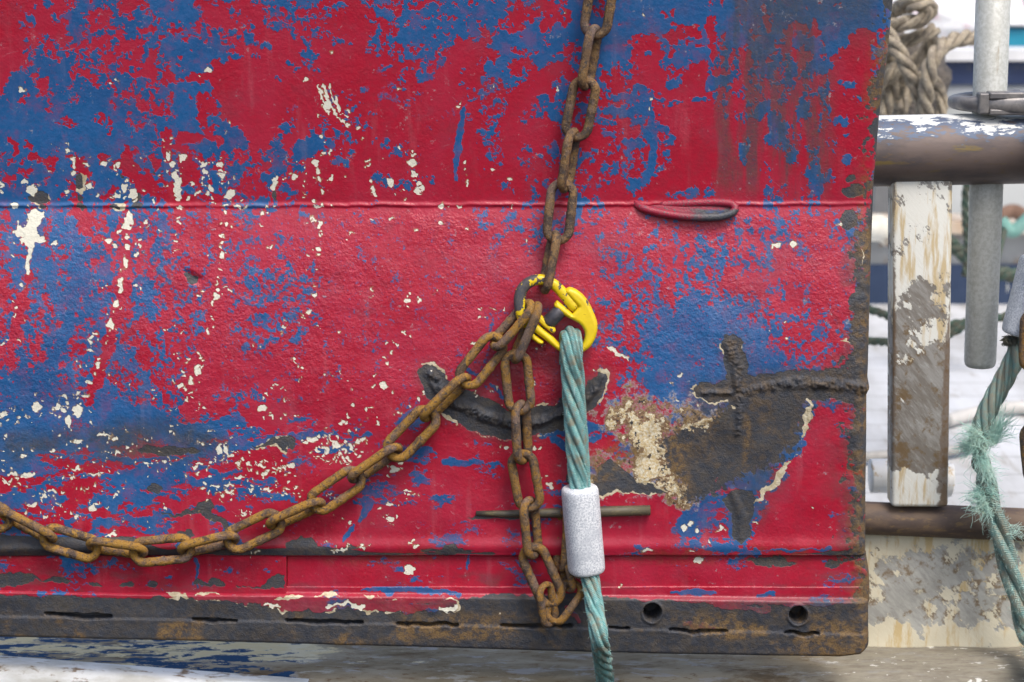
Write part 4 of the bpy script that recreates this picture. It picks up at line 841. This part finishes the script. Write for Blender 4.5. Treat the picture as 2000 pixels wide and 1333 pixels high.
for _ in range(90):
    a = rg.uniform(0, 6.28); p = on(1129 + rg.uniform(-7, 9), 1119, 30 + rg.uniform(-8, 8)); d = Vector((rg.uniform(-.6, .4), rg.uniform(-.6, .3), rg.uniform(-1, .1))).normalized()
    sweep(mb, [p, p + d*6*PX, p + (d + Vector((rg.uniform(-.6, .6), 0, rg.uniform(-.6, .6))))*9*PX], .0004, 3, cap=False)
M['tuft'] = simple('pale_tuft', (.36, .36, .30), (.24, .28, .24), 60, .9); mb.build('cut_end', M['tuft'], sl)
fuzz('loose_fibres', tail, 17*PX, 420, 9*PX, M['fibre'], sl, 3); fuzz('loose_fibres', front[5:], 21*PX, 420, 6*PX, M['fibre'], sl, 5)

# second sling at the right, frayed
YF = .10
def rt(u, v, o=0): return at(u, v, YF - o*PX)
s2 = empty('rope_sling', rt(2010, 1330), 'frayed faded teal rope with a metal ferrule at the right edge of the picture', 'rope')
up_p = [rt(2030, 560), rt(2003, 640), rt(1986, 690), rt(1962, 740), rt(1935, 790), rt(1918, 832), rt(1911, 870)]
rope('rope', up_p, 21*PX, M['rope_grey'], s2, 210*PX, 110, hand=-1)
mid_p = [rt(1912, 860), rt(1913, 890), rt(1920, 920), rt(1930, 955)]
rope('rope', mid_p, 17*PX, M['rope_grey'], s2, 170*PX, 50, hand=-1, r_var=lambda t: 1 + .25*math.sin(t*17))
lo_p = [rt(1924, 940), rt(1936, 985), rt(1955, 1050), rt(1972, 1110), rt(1988, 1165), rt(2003, 1225), at(2018, 1258, .06), at(2030, 1280, -.03), at(2040, 1302, LEDGE_Y + .018), at(2046, 1345, LEDGE_Y - .024), at(2060, 1600, LEDGE_Y - .03)]
rope('rope', lo_p, 23*PX, M['rope_grey'], s2, 420*PX, 90, strands=3, hand=-1)
rope('rope', [rt(2022, 540), rt(2040, 470), rt(2050, 380), rt(2052, 290), rt(2040, 225)], 20*PX, M['rope_grey'], s2, 210*PX, 60, hand=-1)
ferrule(rt(2030, 505), rt(1992, 655), 36*PX, s2)
mb = MB(); rg = random.Random(9)
for _ in range(420):
    p = rt(1971 + rg.uniform(-9, 17), 659 + rg.uniform(-3, 10), rg.uniform(-10, 14)); d = Vector((rg.uniform(-.6, .5), rg.uniform(-.6, .3), rg.uniform(-1, .0))).normalized()
    sweep(mb, [p, p + d*5*PX, p + (d + Vector((rg.uniform(-.6, .6), 0, rg.uniform(-.6, .6))))*8*PX], .0008, 3, cap=False)
M['tuft_dark'] = simple('dark_tuft', (.075, .085, .07), (.16, .15, .11), 90, .9); mb.build('cut_end', M['tuft_dark'], s2)
def tuft(pts, count, ln, dirn, spread, seed, name='frayed_fibres', mat='fibre', R=16):
    rg = random.Random(seed); P = smooth_path([rt(*p) for p in pts], 40); mb = MB(); dv = Vector(dirn)
    for _ in range(count):
        p = P[rg.randrange(40)] + Vector((rg.uniform(-R, R), rg.uniform(-R, R), rg.uniform(-R, R)))*PX*.7
        g = (dv + Vector((rg.gauss(0, spread), rg.gauss(0, spread), rg.gauss(0, spread)))).normalized(); l = ln*PX*(.2 + .9*rg.random()**1.6); path = [p]
        for k in range(4):
            path.append(path[-1] + g*l/4); g = (g + Vector((rg.gauss(0, .28), rg.gauss(0, .28), rg.gauss(0, .28) - .05))).normalized()
        sweep(mb, path, [.0004, .00036, .0003, .00027, .0002], 3, cap=False)
    mb.build(name, M[mat], s2)
tuft([(1902,842,14),(1912,862,16),(1925,872,14)], 520, 46, (-.45, -.4, .1), .5, 1)
tuft([(1905,872,12),(1896,876,10)], 260, 38, (-1, -.2, .1), .35, 2)
tuft([(1932,868,6),(1938,850,6)], 380, 78, (.45, -.1, .9), .28, 3)
tuft([(1912,880,14),(1922,905,16),(1930,925,14)], 430, 46, (.1, -.5, -.6), .5, 4)
tuft([(1915,960,14),(1925,985,14),(1935,1000,12)], 420, 52, (-.8, -.4, .1), .45, 5)
tuft([(1925,955,14),(1938,975,14)], 160, 34, (.4, -.5, .5), .5, 6)
tuft([(1970,1030,12),(1985,1045,8)], 60, 34, (.6, -.3, .4), .5, 7)
fuzz('loose_fibres', up_p, 21*PX, 420, 7*PX, M['tuft'], s2, 8); fuzz('loose_fibres', lo_p, 24*PX, 1500, 10*PX, M['fibre'], s2, 10)
# ------------------------------------------------------------------ gate behind the door, ledge, deck
YG = .17
g = empty('stern_gate', at(1850, 1270, YG), 'chafed steel gate with a thick tube rail, white post and scuffed lower panel', 'gate')
def tube(name, a, b, r, mat, parent, seg=32, n=24, wob=0.0):
    mb = MB(); sweep(mb, [a.lerp(b, i/(n-1)) for i in range(n)], r, seg); return mb.build(name, mat, parent)
def local_mesh(o):
    """move the object's origin to its bounding centre"""
    c = sum((Vector(k) for k in o.bound_box), Vector())/8
    o.data.transform(Matrix.Translation(-c)); o.location = o.location + c; return o
PG = pxs(YG)
a, b = at(1480, 300, YG), at(2250, 285, YG)
tr = local_mesh(tube('top_rail', a, b, 68*PG, M['rail'], g, 48))
a, b = at(1480, 1003, YG), at(2250, 1036, YG)
local_mesh(tube('bottom_rail', a, b, 33*PG, M['rust_tube'], g, 32))
M['post'] = mat_scuff('scuffed_post', .76, .79, .7, (.78, .78, .72), (.32, .31, .29), (.20, .18, .155), (.17, .11, .05), (-.10, .12, .215, -.195, -.22, .30), .058)
def quad_post():
    mb = MB(); yf = YG - 40*PG; t0, t1, b0, b1 = at(1743, 330, yf), at(1862, 330, yf), at(1741, 992, yf), at(1853, 992, yf)
    dp = Vector((0, .045, 0)); vs = [t0, t1, b1, b0, t0+dp, t1+dp, b1+dp, b0+dp]
    mb.add(vs, [(0,3,2,1),(4,5,6,7),(0,1,5,4),(1,2,6,5),(2,3,7,6),(3,0,4,7)])
    o = mb.build('post', M['post'], g); bevel(o, 9*PG, 4); o.data.polygons.foreach_set('use_smooth', [True]*len(o.data.polygons)); return local_mesh(o)
quad_post()
M['panel'] = mat_scuff('scuffed_panel', .665, .70, .75, (.68, .63, .48), (.45, .45, .41), (.34, .335, .31), (.20, .135, .07), (.030, .095, .20, -.050, -.085, .19))
def panel():
    mb = MB(); yf = YG + .005; n = 24; m = 14; vs = []; fs = []
    for j in range(m):
        for i in range(n):
            u = 1480 + 800*i/(n-1); v0 = 1012 + 30*i/(n-1); p0 = at(u, v0, yf); p1 = at(u, 1268, yf); p = p0.lerp(p1, j/(m-1)); vs.append(p + Vector((0, .004*math.sin(i*1.3 + j), 0)))
    for j in range(m-1):
        for i in range(n-1): fs.append((j*n+i, (j+1)*n+i, (j+1)*n+i+1, j*n+i+1))
    k = len(vs); vs2 = [v + Vector((0, .012, 0)) for v in vs]; vs += vs2; fs += [tuple(x + k for x in reversed(f)) for f in fs]
    mb.add(vs, fs); return local_mesh(mb.build('lower_panel', M['panel'], g))
panel()
# galvanised pin dropped through the rail
YP = YG + .01; PP = pxs(YP)
pin = empty('drop_pin', at(1914, 720, YP), 'galvanised round bar dropped through the top rail of the gate', 'pin')
mb = MB(); a, b = at(1943, -90, YP), at(1914, 716, YP)
sweep(mb, [a, a.lerp(b, .5), a.lerp(b, .985), a.lerp(b, .995), b], [33*PP, 32*PP, 31*PP, 29.5*PP, 26*PP], 40); local_mesh(mb.build('shaft', M['galv'], pin))
# dark coupling round the pin, lying on the rail
M['dark_worn'] = mat_yellow('chafed_coupling', .40, .43); M['coupling_steel'] = simple('coupling_steel', (.16, .155, .16), (.25, .235, .225), 50, .42, .35)
cz = at(1950, 200, YP); c2 = empty('coupling_link', at(1950, 225, YP), 'chafed grey coupling link lying on the rail around the round pin', 'coupling link')
mb = MB(); zz = cz.z; cx = at(1950, 200, YP).x; ring = []
for k in range(25):
    t = math.pi*.42 + math.pi*1.16*k/24; ring.append(Vector((cx + .02 + 106*PP*math.cos(t), YP + 54*PP*math.sin(t), zz)))
rad = [((15 + 4*abs(k-12)/12)*PP, (12 + 8*abs(k-12)/12)*PP) for k in range(25)]
sweep(mb, ring, rad, 18, up=(0, 0, 1), sup=2.8); mb.build('link_half', M['coupling_steel'], c2)
yf = ring[-1].y - 16*PP; mb = MB()
def fx(u, v): p = at(u, v, yf); return p
def slab(u0, u1, v0, v1, d0, d1):
    p, q_ = fx(u0, v1), fx(u1, v0); m_ = MB(); box(m_, (p.x, yf + d0*PP, p.z), (q_.x, yf + d1*PP, q_.z)); mb.add(m_.v, m_.f)
slab(1912, 1934, 183, 224, 2, 34); slab(1933, 2070, 181, 195, 0, 36); slab(1933, 2070, 214, 226, 0, 36); slab(1970, 2080, 194, 215, 8, 30)
o = mb.build('link_half', M['coupling_steel'], c2, smooth=False); bevel(o, 3*PP)
for uu, r_ in ((1942, 6), (1956, 9)):
    mb = MB(); p = fx(uu, 205) + Vector((0, 14*PP, 0)); sweep(mb, [p + Vector((0, 0, -11*PP)), p + Vector((.002, 0, 0)), p + Vector((-.001, 0, 11*PP))], [r_*PP*.8, r_*PP, r_*PP*.7], 12); mb.build('yellow_pin', M['yellow'], c2)
# short brown chain end at the very right
t = empty('chain', at(2010, 850, .06), 'brown chain hanging from the rail beside the frayed rope at the right edge', 'chain')
for k, (a_, b_, c_, d_, r_) in enumerate(((2042, 205, 2040, 333, 0), (2040, 304, 2036, 432, 80), (2036, 403, 2030, 531, 0), (2030, 502, 2022, 630, 80), (2023, 601, 2018, 729, 0), (2014, 718, 2013, 846, 80), (2018, 822, 2030, 950, 0))): link(t, at(a_, b_, .06), at(c_, d_, .06), r_, M['chain_c'], k)

# ledge the door stands on
M['ledge'] = None
def mat_ledge():
    m = NT('flaked_ledge'); v = m.coords((.30, 1, 1.3)); f = m.noise(v, 13, 6, .66); g_ = m.noise(v, 130, 5, .7); h = m.noise(m.coords((.3, 1, 1)), 7, 5, .62); k = m.noise(v, 46, 6, .68, .5)
    tc = m.n('ShaderNodeTexCoord'); sx = m.n('ShaderNodeSeparateXYZ'); m.l(tc.outputs['Object'], sx.inputs[0]); x = sx.outputs[0]
    c = m.mix(m.ramp(f, .38, .60), (.44, .38, .28), (.30, .245, .16)); c = m.mix(m.ramp(g_, .55, .68), c, (.22, .14, .075)); c = m.mix(m.ramp(k, .54, .62, 0, .8), c, (.46, .44, .42))
    left = m.ramp(x, -.22, -.42)
    right = m.ramp(x, .42, .56)
    c = m.mix(m.ramp(m.noise(m.coords((.45, 1, 1)), 15, 6, .7, .4), .52, .66, 0, .85), c, m.mix(m.ramp(g_, .4, .6), (.13, .085, .045), (.22, .155, .09)))
    c = m.mix(m.ramp(m.noise(m.coords((.22, 1, 1)), 34, 6, .72), .61, .66, 0, .9), c, (.50, .47, .40))
    c = m.mix(m.math('MULTIPLY', right, .75), c, m.mix(m.ramp(g_, .4, .6), (.24, .23, .19), (.18, .17, .145)))
    c = m.mix(m.math('MULTIPLY', right, m.ramp(m.noise(m.coords((.6, 1, 1)), 70, 4, .6), .63, .66)), c, (.60, .59, .55))
    e = m.math('ADD', m.math('MULTIPLY_ADD', g_, .22, h), m.math('MULTIPLY_ADD', left, .16, -.16))
    c = m.mix(m.ramp(e, .56, .58), c, m.mix(m.ramp(k, .4, .6), (.74, .62, .36), (.80, .72, .52))); e2 = m.math('ADD', m.math('MULTIPLY_ADD', g_, .2, k), m.math('MULTIPLY_ADD', left, .34, -.34)); c = m.mix(m.ramp(e2, .605, .625), c, (.022, .07, .16))
    return m.done(c, .8, 0, m.bump(m.math('ADD', g_, m.ramp(e, .50, .53)), .6, .002), .2)
M['ledge'] = mat_ledge()
zl = LEDGE_Z
def sheet(name, x0, x1, prof, mat, n=40, kind=None):
    """a strip with the given (y, z) profile, run along x"""
    mb = MB(); vs = []; fs = []; m = len(prof)
    for i in range(n):
        for (y, z) in prof: vs.append((x0 + (x1-x0)*i/(n-1), y, z))
    for i in range(n-1):
        for j in range(m-1): fs.append((i*m+j, i*m+j+1, (i+1)*m+j+1, (i+1)*m+j))
    mb.add(vs, fs); o = mb.build(name, mat)
    if kind: o['kind'] = kind
    return o
y0 = LEDGE_Y
led = sheet('ledge', -1.4, 1.6, [(YG + .06, zl + .0), (YG - .02, zl), (y0 + .03, zl - .002), (y0 + .008, zl - .008), (y0, zl - .022), (y0 - .002, zl - .10), (y0 - .002, zl - .5)], M['ledge'], 60, 'structure')
# white moulding below the ledge at the left
M['white_step'] = simple('white_moulding', (.78, .79, .78), (.56, .55, .50), 20, .6, c3=(.24, .16, .09), stretch=(.4, 1, 1))
q0 = at(-60, 1290, y0 - .03); q1 = at(600, 1340, y0 - .03)
mb = MB(); vs = []
for p in (q0, q1):
    for dy, dz in ((.03, .0), (-.004, -.001), (-.012, -.008), (-.014, -.03), (-.014, -.2)): vs.append((p.x, p.y + dy, p.z + dz))
mb.add(vs, [(j, j+1, j+6, j+5) for j in range(4)]); o = mb.build('moulding', M['white_step']); tag(o, 'white painted moulding with brown chips below the ledge at bottom left', 'moulding')
# deck beyond the gate
zd = zl - .02
o = sheet('deck', -4, 6, [(YG + .07, zd), (1.0, zd), (2.0, zd), (3.2, zd)], M['deck'], 30, 'structure')
o = sheet('water', -60, 80, [(3.6, zd - 1.3), (20, zd - 1.3), (160, zd - 1.3)], simple('pale_water', (.40, .47, .52), (.50, .56, .60), .8, .25, bump=.5, bd=.05), 10, 'structure')
def bgat(u, v, Y): return at(u, v, Y)
YB = 3.2
bw = empty('bulwark', bgat(1900, 540, YB), 'grey bulwark with a worn wooden cap along the far side of the deck', 'bulwark')
mb = MB(); z0 = zd; z1 = bgat(1900, 452, YB).z; box(mb, (-3, YB, z0), (6, YB + .06, z1)); local_mesh(mb.build('plating', simple('grey_plating', (.30, .31, .31), (.24, .25, .25), 6, .6, c3=(.20, .13, .08)), bw, smooth=False))
mb = MB(); box(mb, (-3, YB - .05, z1), (6, YB + .12, z1 + .035)); local_mesh(mb.build('cap', simple('worn_cap', (.50, .38, .27), (.62, .56, .47), 8, .6), bw, smooth=False))
mb = MB(); box(mb, (-3, YB - .02, zd - .0), (6, YB - .002, zd + .12)); local_mesh(mb.build('kick_strip', simple('navy_strip', (.012, .03, .075), (.02, .04, .09), 8, .5), bw, smooth=False))
# far navy rail with a white cap
YR = 3.9
nr = empty('harbour_rail', bgat(1900, 175, YR), 'navy blue rail with a white cap behind the thick ropes', 'rail')
mb = MB(); zt = bgat(1900, 118, YR).z; zb = bgat(1900, 166, YR).z; box(mb, (-2, YR, zb), (6, YR + .08, zt)); local_mesh(mb.build('navy_board', simple('navy_board', (.018, .035, .10), (.03, .05, .12), 9, .5, c3=(.12, .12, .11)), nr, smooth=False))
mb = MB(); box(mb, (-2, YR - .03, zt), (6, YR + .12, zt + .035)); local_mesh(mb.build('white_cap', simple('white_cap', (.80, .80, .80), (.70, .70, .70), 6, .5), nr, smooth=False))
mb = MB()
box(mb, (-2, YR + .01, zb - .05), (6, YR + .1, zb - .002)); local_mesh(mb.build('lower_strip', simple('grey_strip', (.42, .44, .46), (.34, .36, .38), 6, .6), nr, smooth=False))
for xx in (-.5, 1.2, 2.6):
    mb = MB(); box(mb, (xx, YR + .015, z1 - .2), (xx + .07, YR + .07, zb - .05)); mb.build('stanchion', simple('grey_stanchion', (.25, .25, .25), (.2, .2, .2), 6, .6), nr, smooth=False)
# thick tan hawser hung in coils
YH = 1.25; PH = pxs(YH)
def hp(u, v, dy=0): return at(u, v, YH + dy)
hw = empty('mooring_rope', hp(1760, 225), 'thick tan mooring rope hung in untidy coils behind the gate', 'rope')
for i, (pts, r) in enumerate([([(1720,55,.05),(1760,48),(1800,38),(1818,20),(1806,10),(1780,10),(1750,20,.1),(1715,60,.12)], 14), ([(1712,120,.1),(1760,85,.06),(1800,70,.04),(1822,60,.06),(1815,90,.1),(1780,130,.1),(1760,170,.1)], 13), ([(1715,40),(1735,70,-.03),(1760,110,-.05),(1785,160,-.05),(1800,200,-.03),(1812,260)], 14), ([(1930,72,.05),(1890,74),(1850,84,-.04),(1822,115,-.08),(1812,160,-.08),(1808,210,-.06),(1806,290,-.02)], 14.5), ([(1700,180,.05),(1735,150,.03),(1760,130,.04),(1740,180,.06),(1720,240,.06)], 14), ([(1760,220,.03),(1775,185,.06),(1800,150,.08),(1830,165,.06),(1840,200,.04),(1835,260,.04)], 11), ([(1730,100,.12),(1745,140,.12),(1755,190,.12),(1765,260,.12)], 14)]):
    rope('coil', [hp(*p) for p in pts], r*1.12*PH, M['hawser'], hw, 110*PH, 60, strands=3, seg=8, hand=-1)
# dark bundle of net behind the coils
def lump(name, c, rx, ry, rz, mat, seed, label, cat, amp=.35):
    bm = bmesh.new(); bmesh.ops.create_icosphere(bm, subdivisions=4, radius=1.0); rg = np.random.RandomState(seed); off_ = rg.rand(3)*40
    for v in bm.verts:
        p = v.co; a = np.array([p.x*2.2 + off_[0]]); b = np.array([p.z*2.2 + p.y*1.7 + off_[1]]); k = 1 + amp*(float(fbm(a*20, b*20, 14.0, seed % 7, 4)[0]) - .5)*2
        v.co = Vector((p.x*rx*k, p.y*ry*k, p.z*rz*k))
    me = bpy.data.meshes.new(name); bm.to_mesh(me); bm.free(); me.polygons.foreach_set('use_smooth', [True]*len(me.polygons)); me.materials.append(mat)
    o = bpy.data.objects.new(name, me); COL.objects.link(o); o.location = c; return tag(o, label, cat)
lump('net_heap', at(1750, 170, 1.55), .10, .10, .12, simple('dark_net', (.10, .09, .085), (.18, .155, .13), 30, .9, c3=(.06, .055, .05), bump=1, bd=.01), 3, 'heap of dark brown net behind the tan mooring rope', 'net', .4)
lump('net_bag', at(1862, 75, 4.6), .34, .25, .17, simple('white_net', (.80, .80, .80), (.72, .70, .71), 9, .8, c3=(.66, .42, .46), bump=1, bd=.01), 5, 'white net bag piled up beyond the navy rail', 'net', .3)
lump('tarpaulin', at(1700, 30, 4.9), .30, .2, .16, simple('grey_tarp', (.16, .17, .18), (.22, .24, .24), 5, .7), 6, 'grey crumpled tarpaulin behind the coiled ropes at the top', 'tarpaulin', .3)
# turquoise fish box with a white lid
fb = empty('fish_box', at(2000, 108, 4.3), 'turquoise plastic box with a white lid at the top right', 'box')
mb = MB(); p = at(1962, 108, 4.3); p2 = at(2080, 56, 4.3); box(mb, (p.x, 4.3, p.z), (p2.x, 4.7, p2.z)); bevel(local_mesh(mb.build('tub', simple('turquoise', (.03, .33, .48), (.05, .40, .55), 9, .45), fb)), .012)
mb = MB(); p = at(1958, 55, 4.28); p2 = at(2084, 43, 4.28); box(mb, (p.x, 4.28, p.z + .002), (p2.x, 4.72, p2.z)); bevel(local_mesh(mb.build('lid', simple('white_lid', (.8, .8, .8), (.74, .74, .74), 9, .45), fb)), .012)
# far quay with dark sheds of gear
o = sheet('quay', -30, 40, [(9.0, zd - 1.6), (9.0, bgat(1900, 60, 9.0).z), (30, bgat(1900, 60, 9.0).z)], simple('quay_concrete', (.26, .27, .26), (.40, .41, .40), 1.2, .8, bump=.4, bd=.01), 12, 'structure')
M['far_dark'] = simple('far_dark_paint', (.10, .13, .11), (.16, .20, .17), 2, .6)
def crate(u0, u1, v0, v1, Y, mat, label, dpt=.6):
    mb = MB(); p = at(u0, v1, Y); q_ = at(u1, v0, Y); box(mb, (p.x, Y, p.z), (q_.x, Y + dpt, q_.z)); o = local_mesh(mb.build('crate', mat, smooth=False)); bevel(o, .02); return tag(o, label, 'crate')
crate(1795, 1868, -60, 30, 9.6, M['far_dark'], 'dark green crate standing on the far quay left of the bright pin')
crate(1876, 1906, -60, 30, 9.9, simple('far_grey', (.40, .42, .45), (.48, .5, .52), 2, .6), 'pale grey crate on the far quay close to the bright pin')
crate(1700, 1760, -60, 40, 9.2, M['far_dark'], 'dark green crate standing on the far quay beside the door edge')
mb = MB(); sweep(mb, [at(1782, -90, 2.4), at(1768, 60, 2.4)], 11*pxs(2.4), 16); tag(mb.build('mast', simple('pale_mast', (.62, .60, .56), (.50, .49, .46), 9, .5)), 'pale thin post rising behind the coiled mooring rope', 'post')
mb = MB(); sweep(mb, [at(1650, 205, 3.0), at(1900, 200, 3.0), at(2060, 196, 3.0)], 9*pxs(3.0), 12); tag(mb.build('rail_bar', simple('brown_bar', (.20, .16, .13), (.28, .24, .2), 9, .7)), 'brown bar running level below the navy rail', 'bar')
crate(1972, 2060, -80, 30, 9.4, simple('far_blue_grey', (.30, .34, .37), (.36, .40, .42), 2, .6), 'blue grey crate on the far quay above the turquoise box')
# gear lying on and around the deck
def ground_rope(pts, r_px, Y, mat, label, strands=3, name='mooring_rope', lay=60, cat='rope', grp=None):
    rr = r_px*pxs(Y); o = rope(name, [at(u, v, y) for u, v, y in pts], rr, mat, None, lay*pxs(Y), 90, strands=strands, seg=8, hand=-1); return tag(o, label, cat, grp)
ground_rope([(1560,585,1.5),(1640,592,1.5),(1702,606,1.5),(1745,622,1.45),(1800,640,1.4),(1870,632,1.4),(1930,625,1.4),(1990,612,1.4),(2080,590,1.4)], 9, 1.4, M['rope_dark'], 'dark green rope slung across behind the gate, the upper of two')
ground_rope([(1560,672,1.35),(1640,668,1.35),(1700,667,1.35),(1745,669,1.3),(1800,668,1.3),(1850,655,1.3),(1895,625,1.3),(1930,560,1.4),(1960,450,1.8)], 9, 1.3, M['rope_dark'], 'dark green rope running level behind the gate, the lower of two')
ground_rope([(1800,430,2.2),(1850,470,2.2),(1885,500,2.2),(1920,525,2.2),(1990,540,2.2)], 15, 2.2, M['rope_dark'], 'thick dark green rope coming down beside the round pin', 3)
ground_rope([(1893,330,2.0),(1886,380,2.0),(1886,430,2.0),(1890,490,2.0),(1885,540,2.0)], 8, 2.0, M['rope_dark'], 'dark green rope hanging upright just left of the round pin', 3)
def hose(pts, r, mat, label, name='hose', cat='hose'):
    mb = MB(); sweep(mb, smooth_path(pts, 60), r, 14); return tag(mb.build(name, mat), label, cat)
M['hose'] = simple('grey_hose', (.36, .35, .33), (.28, .27, .25), 12, .6)
hose([at_z(1560, 905, zd + .02), at_z(1640, 898, zd + .02), at_z(1720, 890, zd + .02), at_z(1800, 885, zd + .02), at_z(1860, 880, zd + .02), at_z(1900, 868, zd + .02)], .011, M['hose'], 'thin grey hose lying on the pale deck behind the post')
hose([at_z(1850, 822, zd + .02), at_z(1885, 812, zd + .02), at_z(1940, 800, zd + .02), at_z(2000, 796, zd + .02), at_z(2060, 800, zd + .02)], .016, simple('pale_hose', (.55, .53, .50), (.45, .44, .41), 12, .6), 'pale hose lying on the deck behind the frayed rope')
hose([at_z(1950, 560, zd + .05), at_z(1992, 552, zd + .05)], .035, M['galv'], 'short galvanised tube lying on the far side of the deck', 'tube', 'tube')
hose([at(1955, 432, 2.6), at(1975, 452, 2.6), at(1995, 440, 2.6), at(2030, 405, 2.6)], .018, simple('teal_hose', (.16, .34, .29), (.22, .40, .35), 12, .6), 'pale green hose curving up at the far bulwark')
hose([at(1700, 930, .42), at(1735, 930, .42), at(1800, 934, .42), at(1858, 938, .42)], 34*pxs(.42), simple('white_pipe', (.80, .80, .78), (.72, .71, .67), 14, .5, c3=(.50, .36, .18)), 'short fat white pipe lying on the deck behind the white post', 'pipe', 'pipe')
mb = MB(); sweep(mb, [at(1668, 452, 2.3), at(1690, 448, 2.3), at(1715, 445, 2.3), at(1735, 455, 2.3), at(1742, 475, 2.3)], [20*pxs(2.3), 25*pxs(2.3), 27*pxs(2.3), 25*pxs(2.3), 16*pxs(2.3)], 18)
tag(mb.build('buoy', simple('old_white_buoy', (.74, .72, .64), (.62, .58, .47), 9, .6, c3=(.26, .15, .08))), 'dirty white buoy behind the edge of the trawl door', 'buoy')
mb = MB(); sweep(mb, smooth_path([at(1950, 428, 3.1), at(1965, 416, 3.1), at(1985, 414, 3.1), at(2004, 430, 3.1)], 16), [(10*pxs(3.1), 14*pxs(3.1))]*16, 12)
tag(mb.build('cleat', simple('rusty_cleat', (.16, .09, .06), (.22, .13, .09), 20, .8)), 'rusty brown cleat on the cap of the far bulwark', 'cleat')
